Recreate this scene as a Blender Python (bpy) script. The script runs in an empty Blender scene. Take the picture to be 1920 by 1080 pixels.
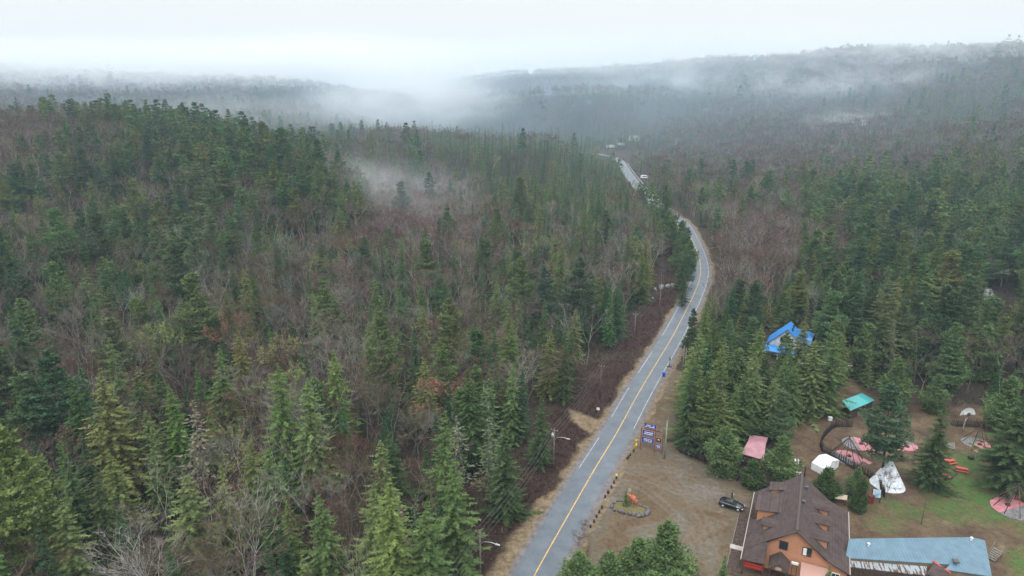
import bpy, math, random
import numpy as np
from mathutils import Vector, Matrix

# ------------------------------------------------------------------ camera, world, sun, exposure
sc = bpy.context.scene
CAMZ, PITCH = 75.0, math.radians(17.0)
cam_d = bpy.data.cameras.new('camera')
cam_d.sensor_width = 36.0
cam_d.lens = 24.0
cam_d.clip_start = 0.5
cam_d.clip_end = 12000
cam = bpy.data.objects.new('camera', cam_d)
sc.collection.objects.link(cam)
cam.location = (0, 0, CAMZ)
cam.rotation_euler = (math.radians(90) - PITCH, 0, 0)
sc.camera = cam

SUN_EL, SUN_AZ = math.radians(55), math.radians(200)   # high, behind the viewer
world = bpy.data.worlds.new('World')
sc.world = world
world.use_nodes = True
wn = world.node_tree.nodes
wl = world.node_tree.links
wn.clear()
w_out = wn.new('ShaderNodeOutputWorld')
w_bg = wn.new('ShaderNodeBackground')
w_sky = wn.new('ShaderNodeTexSky')
w_sky.sky_type = 'NISHITA'
w_sky.sun_disc = False
w_sky.sun_elevation = SUN_EL
w_sky.sun_rotation = SUN_AZ
w_sky.dust_density = 4.0
w_tc = wn.new('ShaderNodeTexCoord')
w_map = wn.new('ShaderNodeMapping')
w_map.inputs['Scale'].default_value = (1.0, 1.0, 3.0)
w_noise = wn.new('ShaderNodeTexNoise')
w_noise.inputs['Scale'].default_value = 1.6
w_noise.inputs['Detail'].default_value = 4
w_ramp = wn.new('ShaderNodeValToRGB')
w_ramp.color_ramp.elements[0].position = 0.3
w_ramp.color_ramp.elements[0].color = (8.25, 8.55, 8.55, 1)
w_ramp.color_ramp.elements[1].position = 0.7
w_ramp.color_ramp.elements[1].color = (8.75, 8.98, 8.95, 1)
w_mix = wn.new('ShaderNodeMix')
w_mix.data_type = 'RGBA'
w_mix.inputs[0].default_value = 0.97          # the cloud deck covers nearly all of the sky
wl.new(w_tc.outputs['Generated'], w_map.inputs['Vector'])
wl.new(w_map.outputs[0], w_noise.inputs['Vector'])
wl.new(w_noise.outputs[0], w_ramp.inputs[0])
wl.new(w_sky.outputs[0], w_mix.inputs[6])
wl.new(w_ramp.outputs[0], w_mix.inputs[7])
# an overcast sky is brighter overhead than at the horizon
w_sep = wn.new('ShaderNodeSeparateXYZ'); wl.new(w_tc.outputs['Generated'], w_sep.inputs[0])
w_mr = wn.new('ShaderNodeMapRange'); w_mr.inputs['From Min'].default_value = 0.1; w_mr.inputs['From Max'].default_value = 1.0
w_mr.inputs['To Min'].default_value = 1.0; w_mr.inputs['To Max'].default_value = 2.9
wl.new(w_sep.outputs['Z'], w_mr.inputs['Value'])
w_mul = wn.new('ShaderNodeVectorMath'); w_mul.operation = 'SCALE'
wl.new(w_mix.outputs[2], w_mul.inputs[0]); wl.new(w_mr.outputs[0], w_mul.inputs['Scale'])
wl.new(w_mul.outputs[0], w_bg.inputs['Color'])
w_bg.inputs['Strength'].default_value = 0.1
wl.new(w_bg.outputs[0], w_out.inputs['Surface'])

sun_d = bpy.data.lights.new('sun', 'SUN')
sun_d.energy = 1.3
sun_d.angle = math.radians(18)
sun_d.color = (1.0, 0.97, 0.92)
sun = bpy.data.objects.new('sun', sun_d)
sc.collection.objects.link(sun)
sdir = Vector((math.sin(SUN_AZ) * math.cos(SUN_EL), math.cos(SUN_AZ) * math.cos(SUN_EL), math.sin(SUN_EL)))
sun.rotation_euler = sdir.to_track_quat('Z', 'Y').to_euler()
sc.view_settings.view_transform = 'Standard'
sc.view_settings.look = 'None'
sc.view_settings.exposure = 0.15
sc.view_settings.gamma = 1.0
cy = sc.cycles
cy.max_bounces = 6
cy.diffuse_bounces = 2
cy.glossy_bounces = 2
cy.transmission_bounces = 2
cy.volume_bounces = 4
cy.transparent_max_bounces = 8
cy.use_denoising = True
cy.use_adaptive_sampling = True
cy.adaptive_threshold = 0.015
cy.volume_step_rate = 0.7
cy.volume_max_steps = 128

# ------------------------------------------------------------------ helpers
C = sc.collection
R = math.radians
RNG = np.random.default_rng(7)
random.seed(7)
cP, sP, FP = math.cos(PITCH), math.sin(PITCH), 1280.0

def ray(px, py):
    dx = (px - 960) / FP; dy = (540 - py) / FP
    return np.array((dx, cP + dy * sP, -sP + dy * cP))

def G(px, py, z=0.0):
    """Ground point (x, y) that was measured in the photograph at height z."""
    d = ray(px, py); t = (z - CAMZ) / d[2]
    return float(d[0] * t), float(d[1] * t)

def GD(px, py, D):
    """World point at forward distance D."""
    d = ray(px, py); t = D / d[1]
    return float(d[0] * t), float(D), float(CAMZ + d[2] * t)

def project(x, y, z):
    zz = z - CAMZ
    dep = y * cP - zz * sP
    up = y * sP + zz * cP
    return 960 + FP * x / dep, 540 - FP * up / dep, dep

def tag(o, label=None, cat=None, group=None, kind=None):
    if label: o['label'] = label
    if cat: o['category'] = cat
    if group: o['group'] = group
    if kind: o['kind'] = kind
    return o

def empty(name, loc, rz=0, label=None, cat=None, group=None):
    o = bpy.data.objects.new(name, None)
    C.objects.link(o)
    o.location = loc
    o.rotation_euler = (0, 0, rz)
    o.empty_display_size = 0.3
    return tag(o, label, cat, group)

class MB:
    """Collects shapes and links them as one mesh object."""
    def __init__(s):
        s.v = []; s.f = []; s.sm = []
    def add(s, vs, fs, smooth=False):
        b = len(s.v)
        s.v += [tuple(v) for v in vs]
        s.f += [tuple(b + i for i in f) for f in fs]
        s.sm += [smooth] * len(fs)
        return s
    def box(s, c, d, rz=0.0, rx=0.0, ry=0.0, taper=1.0):
        hx, hy, hz = d[0] / 2, d[1] / 2, d[2] / 2
        M = Matrix.Translation(Vector(c)) @ Matrix.Rotation(rz, 4, 'Z') @ Matrix.Rotation(ry, 4, 'Y') @ Matrix.Rotation(rx, 4, 'X')
        vs = []
        for z, k in ((-hz, 1.0), (hz, taper)):
            for x, y in ((-hx, -hy), (hx, -hy), (hx, hy), (-hx, hy)):
                vs.append(M @ Vector((x * k, y * k, z)))
        return s.add(vs, [(3, 2, 1, 0), (4, 5, 6, 7), (0, 1, 5, 4), (1, 2, 6, 5), (2, 3, 7, 6), (3, 0, 4, 7)])
    def tube(s, pts, r0, r1=None, n=6, caps=True):
        r1 = r0 if r1 is None else r1
        pts = [Vector(p) for p in pts]
        rings = []
        m = len(pts)
        vs = []
        for i, p in enumerate(pts):
            t = (pts[min(i + 1, m - 1)] - pts[max(i - 1, 0)]).normalized()
            a = t.orthogonal().normalized() if i == 0 else (prev - t * prev.dot(t)).normalized()
            prev = a
            b = t.cross(a)
            r = r0 + (r1 - r0) * i / (m - 1)
            for k in range(n):
                an = 2 * math.pi * k / n
                vs.append(p + a * (r * math.cos(an)) + b * (r * math.sin(an)))
        fs = []
        for i in range(m - 1):
            for k in range(n):
                k2 = (k + 1) % n
                fs.append((i * n + k, i * n + k2, (i + 1) * n + k2, (i + 1) * n + k))
        if caps:
            fs.append(tuple(range(n - 1, -1, -1)))
            fs.append(tuple((m - 1) * n + k for k in range(n)))
        return s.add(vs, fs, True)
    def poly(s, pts, th=None):
        """A flat polygon, or with th a slab that hangs th below it."""
        n = len(pts)
        if th is None:
            return s.add(pts, [tuple(range(n))])
        lo = [(p[0], p[1], p[2] - th) for p in pts]
        fs = [tuple(range(n)), tuple(range(2 * n - 1, n - 1, -1))]
        fs += [(k, n + k, n + (k + 1) % n, (k + 1) % n) for k in range(n)]
        return s.add(list(pts) + lo, fs)
    def blob(s, c, r, seed=0, nu=10, nv=7, rough=0.15):
        rg = random.Random(seed)
        vs = [(c[0], c[1], c[2] - r[2])]
        for j in range(1, nv):
            ph = math.pi * j / nv
            for i in range(nu):
                th = 2 * math.pi * i / nu
                k = 1 + rg.uniform(-rough, rough)
                vs.append((c[0] + r[0] * k * math.sin(ph) * math.cos(th), c[1] + r[1] * k * math.sin(ph) * math.sin(th), c[2] - r[2] * k * math.cos(ph)))
        vs.append((c[0], c[1], c[2] + r[2]))
        fs = [(0, 1 + (i + 1) % nu, 1 + i) for i in range(nu)]
        for j in range(nv - 2):
            for i in range(nu):
                a = 1 + j * nu + i; b = 1 + j * nu + (i + 1) % nu
                fs.append((a, b, b + nu, a + nu))
        t = len(vs) - 1
        fs += [(t - nu + i, t - nu + (i + 1) % nu, t) for i in range(nu)]
        return s.add(vs, fs, True)
    def mesh(s, name, mat):
        me = bpy.data.meshes.new(name)
        me.from_pydata(s.v, [], s.f)
        me.polygons.foreach_set('use_smooth', s.sm)
        me.materials.append(mat)
        me.update()
        return me
    def build(s, name, mat, parent=None, M=None):
        o = bpy.data.objects.new(name, s.mesh(name, mat))
        C.objects.link(o)
        if parent is not None: o.parent = parent
        return o

def tri_mesh(name, P, mat, col=None):
    """P: (n,3,3) triangle soup -> mesh with one colour per face in attribute 'leaf'."""
    n = len(P)
    me = bpy.data.meshes.new(name)
    me.vertices.add(3 * n)
    me.vertices.foreach_set('co', np.ascontiguousarray(P, dtype=np.float32).ravel())
    me.loops.add(3 * n)
    me.loops.foreach_set('vertex_index', np.arange(3 * n, dtype=np.int32))
    me.polygons.add(n)
    me.polygons.foreach_set('loop_start', np.arange(0, 3 * n, 3, dtype=np.int32))
    if col is not None:
        a = me.attributes.new('leaf', 'FLOAT_COLOR', 'FACE')
        c4 = np.ones((n, 4), dtype=np.float32)
        c4[:, :3] = col
        a.data.foreach_set('color', c4.ravel())
    me.update(calc_edges=True)
    me.materials.append(mat)
    return me

# ------------------------------------------------------------------ materials
def new_mat(name):
    m = bpy.data.materials.new(name)
    m.use_nodes = True
    nt = m.node_tree
    return m, nt.nodes, nt.links, nt.nodes['Principled BSDF']

def mat_noise(name, c1, c2, scale=3.0, rough=0.85, detail=4, bump=0.0, metallic=0.0, stretch=(1, 1, 1), spec=0.3, contrast=(0.35, 0.65)):
    """Two colours of the same stuff mottled by noise in object space."""
    m, n, l, b = new_mat(name)
    tc = n.new('ShaderNodeTexCoord'); mp = n.new('ShaderNodeMapping'); t = n.new('ShaderNodeTexNoise'); r = n.new('ShaderNodeValToRGB')
    mp.inputs['Scale'].default_value = stretch
    t.inputs['Scale'].default_value = scale; t.inputs['Detail'].default_value = detail
    r.color_ramp.elements[0].position = contrast[0]; r.color_ramp.elements[0].color = (*c1, 1)
    r.color_ramp.elements[1].position = contrast[1]; r.color_ramp.elements[1].color = (*c2, 1)
    l.new(tc.outputs['Object'], mp.inputs[0]); l.new(mp.outputs[0], t.inputs['Vector']); l.new(t.outputs[0], r.inputs[0]); l.new(r.outputs[0], b.inputs['Base Color'])
    b.inputs['Roughness'].default_value = rough
    b.inputs['Metallic'].default_value = metallic
    b.inputs['Specular IOR Level'].default_value = spec
    if bump:
        bp = n.new('ShaderNodeBump'); bp.inputs['Strength'].default_value = bump; bp.inputs['Distance'].default_value = 0.05
        l.new(t.outputs[0], bp.inputs['Height']); l.new(bp.outputs[0], b.inputs['Normal'])
    return m

def mat_leaf(name, translucent=0.0):
    """Foliage: the object's own colour times the colour of each spray; a little noise so that clumps differ."""
    m = bpy.data.materials.new(name); m.use_nodes = True
    n = m.node_tree.nodes; l = m.node_tree.links; n.clear()
    out = n.new('ShaderNodeOutputMaterial')
    oi = n.new('ShaderNodeObjectInfo'); at = n.new('ShaderNodeAttribute'); at.attribute_name = 'leaf'
    mx = n.new('ShaderNodeMix'); mx.data_type = 'RGBA'; mx.blend_type = 'MULTIPLY'; mx.inputs[0].default_value = 1
    l.new(oi.outputs['Color'], mx.inputs[6]); l.new(at.outputs['Color'], mx.inputs[7])
    d = n.new('ShaderNodeBsdfDiffuse'); l.new(mx.outputs[2], d.inputs['Color'])
    if translucent:
        tr = n.new('ShaderNodeBsdfTranslucent'); l.new(mx.outputs[2], tr.inputs['Color'])
        ms = n.new('ShaderNodeMixShader'); ms.inputs[0].default_value = translucent
        l.new(d.outputs[0], ms.inputs[1]); l.new(tr.outputs[0], ms.inputs[2]); l.new(ms.outputs[0], out.inputs['Surface'])
    else:
        l.new(d.outputs[0], out.inputs['Surface'])
    return m

LEAF = mat_leaf('foliage', 0.25)
TWIG = mat_leaf('twigs', 0.0)
BARK = mat_noise('bark_dark', (0.035, 0.026, 0.02), (0.09, 0.07, 0.055), 6, 0.95)
BARKG = mat_noise('bark_grey', (0.10, 0.088, 0.075), (0.21, 0.19, 0.165), 4, 0.9)
BARKW = mat_noise('bark_white', (0.20, 0.185, 0.17), (0.46, 0.44, 0.41), 3, 0.85)

# ------------------------------------------------------------------ terrain
ROAD_PX = [(980, 1125), (1000.7, 1078.5), (1026, 1035.6), (1073.3, 952.6), (1120.7, 869.6), (1156.3, 813.3), (1184.4, 760), (1218, 702), (1256, 640), (1279.6, 595.6), (1300, 555),
           (1312.5, 521), (1313.7, 497), (1309, 477), (1301, 458), (1294, 442)]
road_ctrl = [G(*p) for p in ROAD_PX] + [(92.5, 360), (92.5, 395), (90, 425), (89.3, 451.3), (91.8, 496), (95.7, 559.2), (99.6, 612), (103.0, 655), (102, 690), (94, 718), (78, 742), (56, 760)]

def catmull(pts, step=3.0):
    out = []
    P = [pts[0]] + list(pts) + [pts[-1]]
    for i in range(1, len(P) - 2):
        p0, p1, p2, p3 = (np.array(q, float) for q in P[i - 1:i + 3])
        n = max(2, int(np.linalg.norm(p2 - p1) / step))
        for k in range(n):
            t = k / n
            out.append(0.5 * ((2 * p1) + (-p0 + p2) * t + (2 * p0 - 5 * p1 + 4 * p2 - p3) * t * t + (-p0 + 3 * p1 - 3 * p2 + p3) * t ** 3))
    out.append(np.array(pts[-1], float))
    return np.array(out)

ROAD = catmull(road_ctrl)
for _ in range(6):
    ROAD[1:-1] = 0.25 * ROAD[:-2] + 0.5 * ROAD[1:-1] + 0.25 * ROAD[2:]
ROAD_Y = ROAD[:, 1]

def road_x(y):
    """The road runs forward all the way, so its centre is a function of y."""
    return np.interp(y, ROAD_Y, ROAD[:, 0])

def road_dist(x, y):
    """Signed distance to the road centre, + to the right."""
    x = np.asarray(x, float); y = np.asarray(y, float)
    rx = road_x(y)
    sl = (road_x(y + 4) - road_x(y - 4)) / 8
    return (x - rx) / np.sqrt(1 + sl ** 2)

CTRL = [(0, -150, 0), (-150, 0, 0), (150, 0, 0), (0, 60, 0), (60, 60, 0), (-60, 100, 0), (-110, 140, 1), (-150, 200, 8), (-50, 180, 0), (-200, 100, 8), (-300, 0, 10), (300, 0, 0),
        (30, 150, 0), (60, 240, 0), (100, 150, 0), (150, 130, 0), (200, 150, 0), (90, 330, 0), (130, 250, 0), (90, 450, 0), (100, 620, 0), (103, 700, 0), (120, 760, 1),
        (30, 260, 0), (-30, 260, 1), (-10, 350, 3), (40, 400, 2), (180, 260, 0), (250, 300, 2), (200, 380, 0), (150, 500, 0), (150, 400, 0)]
for px, D, z in [(-250, 440, 48), (0, 450, 41), (200, 475, 42), (320, 450, 38), (420, 430, 31), (560, 355, 26), (600, 370, 19), (500, 300, 14), (650, 400, 5), (700, 470, 3), (300, 280, 9), (0, 260, 10), (390, 320, 19), (150, 350, 24),
                 (700, 350, 4), (800, 480, 4), (0, 650, 22), (300, 650, 16), (550, 620, 8), (0, 1120, 84), (300, 1120, 68), (560, 1100, 58), (640, 1000, 34), (720, 920, 6), (-400, 1000, 90), (0, 850, 45), (350, 850, 36),
                 (560, 850, 24), (640, 780, 8), (800, 700, 12), (800, 1000, 8), (870, 560, 14), (950, 600, 19), (1040, 590, 19), (1100, 560, 15), (1000, 480, 7), (950, 760, 0), (850, 1120, 30), (1000, 1120, 46), (1150, 1110, 50), (950, 1400, 2), (1100, 1420, 10), (1250, 1480, 30),
                 (880, 2150, 74), (1000, 900, 5), (1150, 900, 6), (1300, 1000, 36), (1500, 1350, 110), (1900, 1050, 104), (2200, 950, 110), (1250, 1750, 98), (1000, 2050, 88), (850, 2400, 30), (600, 2000, 20), (200, 2000, 60),
                 (1500, 800, 22), (1700, 700, 26), (1900, 600, 31), (1900, 800, 60), (2200, 600, 40), (1500, 520, 0), (1900, 440, 10), (1250, 780, 6), (1350, 650, 3), (1600, 1000, 58), (1400, 900, 24), 
                 (500, 2900, 20), (1500, 2900, 120), (2600, 2300, 100), (-700, 2300, 60), (1350, 1350, 78)]:
    CTRL.append((*GD(px, 400, D)[:2], z))
CT = np.array(CTRL, float)
def _phi(r2): return np.sqrt(r2 + 60.0 ** 2)
_A = _phi(((CT[:, None, :2] - CT[None, :, :2]) ** 2).sum(-1))
_W = np.linalg.solve(_A + np.eye(len(CT)) * -0.5, CT[:, 2])

def vnoise(x, y, s, seed=0):
    """Cheap smooth value noise for the terrain and the zones."""
    x = np.asarray(x, float) / s; y = np.asarray(y, float) / s
    xi = np.floor(x).astype(np.int64); yi = np.floor(y).astype(np.int64)
    fx = x - xi; fy = y - yi
    fx = fx * fx * (3 - 2 * fx); fy = fy * fy * (3 - 2 * fy)
    def h(a, b):
        n = (a * 374761393 + b * 668265263 + seed * 982451653) & 0xffffffff
        n = ((n ^ (n >> 13)) * 1274126177) & 0xffffffff
        return ((n ^ (n >> 16)) & 0xffff) / 65535.0
    return (h(xi, yi) * (1 - fx) + h(xi + 1, yi) * fx) * (1 - fy) + (h(xi, yi + 1) * (1 - fx) + h(xi + 1, yi + 1) * fx) * fy

def sstep(a, b, x):
    t = np.clip((np.asarray(x, float) - a) / (b - a), 0, 1)
    return t * t * (3 - 2 * t)

def H(x, y):
    x = np.atleast_1d(np.asarray(x, float)); y = np.atleast_1d(np.asarray(y, float))
    z = np.empty_like(x)
    for i in range(0, len(x), 20000):
        xs = x[i:i + 20000]; ys = y[i:i + 20000]
        z[i:i + 20000] = _phi((xs[:, None] - CT[None, :, 0]) ** 2 + (ys[:, None] - CT[None, :, 1]) ** 2) @ _W
    z += (vnoise(x, y, 45, 1) - 0.5) * 5 + (vnoise(x, y, 130, 2) - 0.5) * 12 * sstep(450, 900, y)
    z = np.maximum(z, -3)
    rd = np.abs(road_dist(x, y))
    flat = np.maximum(sstep(22, 80, rd), sstep(790, 900, y))
    village = sstep(0, 40, road_dist(x, y)) * (1 - sstep(190, 260, y)) * (1 - sstep(150, 230, x))
    return z * flat * (1 - village)

def grid_lines(knots):
    out = []
    for a, b, st in knots:
        out += list(np.arange(a, b, st))
    out.append(knots[-1][1])
    return np.array(out)

gx = grid_lines([(-4500, -1500, 300), (-1500, -400, 40), (-400, -30, 9), (-30, 5, 0.8), (5, 56, 0.35), (56, 130, 0.8), (130, 500, 9), (500, 1700, 40), (1700, 4500, 300)])
gy = grid_lines([(-1500, -200, 200), (-200, 70, 20), (70, 86, 0.9), (86, 150, 0.35), (150, 250, 0.9), (250, 420, 2.5), (420, 900, 12), (900, 2600, 30), (2600, 6000, 300)])
GX, GY = np.meshgrid(gx, gy)
fx_, fy_ = GX.ravel(), GY.ravel()
fz_ = H(fx_, fy_)

def in_poly(x, y, poly):
    x = np.asarray(x, float); y = np.asarray(y, float)
    r = np.zeros(x.shape, bool)
    n = len(poly)
    for i in range(n):
        x1, y1 = poly[i]; x2, y2 = poly[(i + 1) % n]
        c = ((y1 > y) != (y2 > y)) & (x < (x2 - x1) * (y - y1) / (y2 - y1 + 1e-12) + x1)
        r ^= c
    return r

def poly_dist(x, y, poly):
    """Distance to the outline, negative inside."""
    x = np.asarray(x, float); y = np.asarray(y, float)
    d = np.full(x.shape, 1e9)
    n = len(poly)
    for i in range(n):
        a = np.array(poly[i]); b = np.array(poly[(i + 1) % n]); ab = b - a
        t = np.clip(((x - a[0]) * ab[0] + (y - a[1]) * ab[1]) / (ab @ ab), 0, 1)
        d = np.minimum(d, np.hypot(x - a[0] - t * ab[0], y - a[1] - t * ab[1]))
    return np.where(in_poly(x, y, poly), -d, d)

# forest edge left of the road, and the outlines of the cleared ground on the right
EDGE_L = np.array([G(*p) for p in [(835, 1180), (868, 1080), (888, 1000), (945, 915), (1003, 845), (1060, 775), (1115, 700), (1175, 622), (1212, 560), (1236, 500), (1243, 455)]])
def edge_l(y): return np.interp(y, EDGE_L[:, 1], EDGE_L[:, 0])
LOT = [G(*p) for p in [(1075, 1180), (1105, 1000), (1165, 880), (1200, 800), (1262, 690), (1285, 700), (1268, 745), (1262, 820), (1280, 852), (1370, 893), (1420, 915), (1412, 930), (1392, 1010), (1375, 1180)]]
YARD = [G(*p) for p in [(1420, 915), (1470, 860), (1490, 790), (1560, 778), (1590, 700), (1585, 660), (1612, 660), (1610, 730), (1660, 760), (1760, 762), (1960, 770), (2150, 900), (2150, 1250), (1385, 1200), (1400, 1010)]]
GRASS = [G(*p) for p in [(1640, 950), (1700, 945), (1740, 925), (1745, 890), (1780, 850), (1850, 850), (1850, 900), (1930, 930), (1930, 1010), (1800, 960), (1740, 985), (1620, 990)]]
GRASS2 = [G(*p) for p in [(1880, 1030), (1990, 1010), (1990, 1120), (1890, 1110)]]
rd_ = road_dist(fx_, fy_)
wob = (vnoise(fx_, fy_, 5, 11) - 0.5) * 2.4 + (vnoise(fx_, fy_, 1.6, 12) - 0.5) * 1.2
near = (fy_ > 60) & (fy_ < 420) & (fx_ > -60) & (fx_ < 230)
mask = np.zeros((len(fx_), 4), np.float32)
el = edge_l(fy_)
rxx = road_x(fy_)
# verge: pale dry sand and straw beside the asphalt on the left, wider near the camera
vw = np.interp(fy_, [80, 100, 120, 140, 170, 230, 330], [6.8, 6.4, 5.2, 5.0, 4.6, 4.4, 4.0])
left = near & (rd_ < 0)
sandL = (1 - sstep(vw - 0.5, vw + 1.0, -rd_ + wob * 0.8)) * left
mar = sstep(-1.5, 1.5, fx_ - el + wob) * (1 - sandL) * left * (1 - sstep(300, 335, fy_))
spur = poly_dist(fx_, fy_, [G(*p) for p in [(1068, 768), (1074, 786), (1108, 815), (1125, 790)]])
spurm = (1 - sstep(-0.6, 0.9, spur + wob * 0.5)) * near
# right: brown gravel of the lot, yard earth, grass
lot = (1 - sstep(-0.8, 1.0, poly_dist(fx_, fy_, LOT) + wob * 0.6)) * near
rsh = near & (rd_ > 0) & (rd_ < 5.5 + wob * .45)
yard = (1 - sstep(-1.0, 1.5, poly_dist(fx_, fy_, YARD) + wob)) * near
gr = np.maximum(1 - sstep(-3.5, 2.5, poly_dist(fx_, fy_, GRASS) + wob * 2.2), 1 - sstep(-1, 1.5, poly_dist(fx_, fy_, GRASS2) + wob)) * near
mask[:, 0] = np.clip(np.maximum.reduce([sandL, spurm, rsh * 0.9]), 0, 1)
mask[:, 1] = np.clip(np.maximum(lot, yard * 0.0), 0, 1)
mask[:, 2] = np.clip(gr, 0, 1)
mask[:, 3] = np.clip(mar * (1 - spurm), 0, 1)
# tyre tracks worn into the lot
track = np.zeros(len(fx_), np.float32)
for tp in ([(1098, 905), (1160, 880), (1230, 905), (1300, 935), (1345, 955)], [(1098, 930), (1180, 905), (1260, 960), (1310, 1030), (1320, 1090)], [(1230, 790), (1245, 860), (1290, 930), (1330, 1000), (1345, 1080)],
           [(1180, 1000), (1250, 985), (1310, 1000), (1340, 1050), (1330, 1100)], [(1150, 870), (1250, 880), (1330, 905), (1400, 930)], [(1260, 1060), (1290, 1015), (1340, 985), (1385, 975)]):
    cl_ = catmull([G(*p) for p in tp], 1.0)
    dd_ = np.full(len(fx_), 1e9); sel_ = lot > 0
    dx_ = np.sqrt(((fx_[sel_][:, None] - cl_[:, 0]) ** 2 + (fy_[sel_][:, None] - cl_[:, 1]) ** 2).min(1))
    dd_[sel_] = np.abs(dx_ - 0.8)
    track = np.maximum(track, (1 - sstep(0.12, 0.5, dd_)) * (0.45 + 0.55 * vnoise(fx_, fy_, 4, 71)))
yardm = np.clip(np.maximum(yard, 0), 0, 1)

nx_, ny_ = len(gx), len(gy)
idx = np.arange(nx_ * ny_).reshape(ny_, nx_)
quads = np.stack([idx[:-1, :-1], idx[:-1, 1:], idx[1:, 1:], idx[1:, :-1]], -1).reshape(-1, 4)
me = bpy.data.meshes.new('ground')
me.vertices.add(nx_ * ny_)
me.vertices.foreach_set('co', np.stack([fx_, fy_, fz_], -1).astype(np.float32).ravel())
me.loops.add(quads.size)
me.loops.foreach_set('vertex_index', quads.astype(np.int32).ravel())
me.polygons.add(len(quads))
me.polygons.foreach_set('loop_start', np.arange(0, quads.size, 4, dtype=np.int32))
me.polygons.foreach_set('use_smooth', np.ones(len(quads), bool))
a = me.attributes.new('cover', 'FLOAT_COLOR', 'POINT'); a.data.foreach_set('color', mask.ravel())
a = me.attributes.new('track', 'FLOAT', 'POINT'); a.data.foreach_set('value', track.astype(np.float32))
a = me.attributes.new('yard', 'FLOAT', 'POINT'); a.data.foreach_set('value', yardm.astype(np.float32))
me.update(calc_edges=True)

gm, n, l, b = new_mat('ground_cover')
b.inputs['Roughness'].default_value = 0.95
b.inputs['Specular IOR Level'].default_value = 0.15
tc = n.new('ShaderNodeTexCoord')
def noise(scale, detail=5, rough=0.6, dist=0.0):
    t = n.new('ShaderNodeTexNoise'); t.inputs['Scale'].default_value = scale; t.inputs['Detail'].default_value = detail; t.inputs['Roughness'].default_value = rough
    t.inputs['Distortion'].default_value = dist
    l.new(tc.outputs['Object'], t.inputs['Vector']); return t
def ramp(src, stops):
    r = n.new('ShaderNodeValToRGB'); e = r.color_ramp.elements
    while len(e) < len(stops): e.new(0.5)
    for k, (p, c) in enumerate(stops): e[k].position = p; e[k].color = (*c, 1)
    l.new(src, r.inputs[0]); return r
def mix(fac, c1, c2):
    m = n.new('ShaderNodeMix'); m.data_type = 'RGBA'
    l.new(fac, m.inputs[0]); l.new(c1, m.inputs[6]); l.new(c2, m.inputs[7]); return m.outputs[2]
nf, nm, nb = noise(2.2, 6, 0.7), noise(0.55, 5, 0.6), noise(0.13, 7, 0.68, 0.5)
litter = ramp(nf.outputs[0], [(0.3, (0.020, 0.015, 0.011)), (0.55, (0.045, 0.033, 0.023)), (0.75, (0.085, 0.064, 0.042))])
sand = ramp(noise(0.5, 8, 0.75).outputs[0] if False else nm.outputs[0], [(0.3, (0.10, 0.080, 0.042)), (0.5, (0.17, 0.125, 0.080)), (0.7, (0.22, 0.165, 0.115))])
gravel = ramp(nb.outputs[0], [(0.38, (0.092, 0.062, 0.036)), (0.47, (0.118, 0.086, 0.056)), (0.55, (0.105, 0.088, 0.066)), (0.64, (0.138, 0.120, 0.102))])
earth = ramp(noise(0.16, 7, 0.72, 0.4).outputs[0], [(0.34, (0.050, 0.034, 0.024)), (0.5, (0.096, 0.064, 0.042)), (0.66, (0.138, 0.105, 0.062))])
grass = ramp(noise(0.22, 7, 0.7, 0.4).outputs[0], [(0.36, (0.115, 0.080, 0.042)), (0.46, (0.078, 0.096, 0.034)), (0.56, (0.060, 0.110, 0.030))])
maroon = ramp(nf.outputs[0], [(0.3, (0.018, 0.010, 0.009)), (0.6, (0.042, 0.024, 0.020)), (0.8, (0.085, 0.056, 0.040))])
at = n.new('ShaderNodeAttribute'); at.attribute_name = 'cover'
sp = n.new('ShaderNodeSeparateColor'); l.new(at.outputs['Color'], sp.inputs[0])
ay = n.new('ShaderNodeAttribute'); ay.attribute_name = 'yard'
c = mix(ay.outputs['Fac'], litter.outputs[0], earth.outputs[0])
c = mix(at.outputs['Alpha'], c, maroon.outputs[0])
c = mix(sp.outputs[2], c, grass.outputs[0])
c = mix(sp.outputs[1], c, gravel.outputs[0])
c = mix(sp.outputs[0], c, sand.outputs[0])
tk = n.new('ShaderNodeAttribute'); tk.attribute_name = 'track'
rut = n.new('ShaderNodeRGB'); rut.outputs[0].default_value = (0.195, 0.175, 0.150, 1)
tkm = n.new('ShaderNodeMath'); tkm.operation = 'MULTIPLY'; tkm.inputs[1].default_value = 0.26; l.new(tk.outputs['Fac'], tkm.inputs[0])
c = mix(tkm.outputs[0], c, rut.outputs[0])
# stones, leaf scraps and damp spots half a metre across
m3 = n.new('ShaderNodeMix'); m3.data_type = 'RGBA'; m3.blend_type = 'MULTIPLY'; m3.inputs[0].default_value = 0.8
s3 = ramp(noise(1.1, 8, 0.8).outputs[0], [(0.36, (0.62, 0.60, 0.58)), (0.5, (1.0, 1.0, 1.0)), (0.64, (1.30, 1.30, 1.28))])
l.new(c, m3.inputs[6]); l.new(s3.outputs[0], m3.inputs[7]); c = m3.outputs[2]
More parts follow.
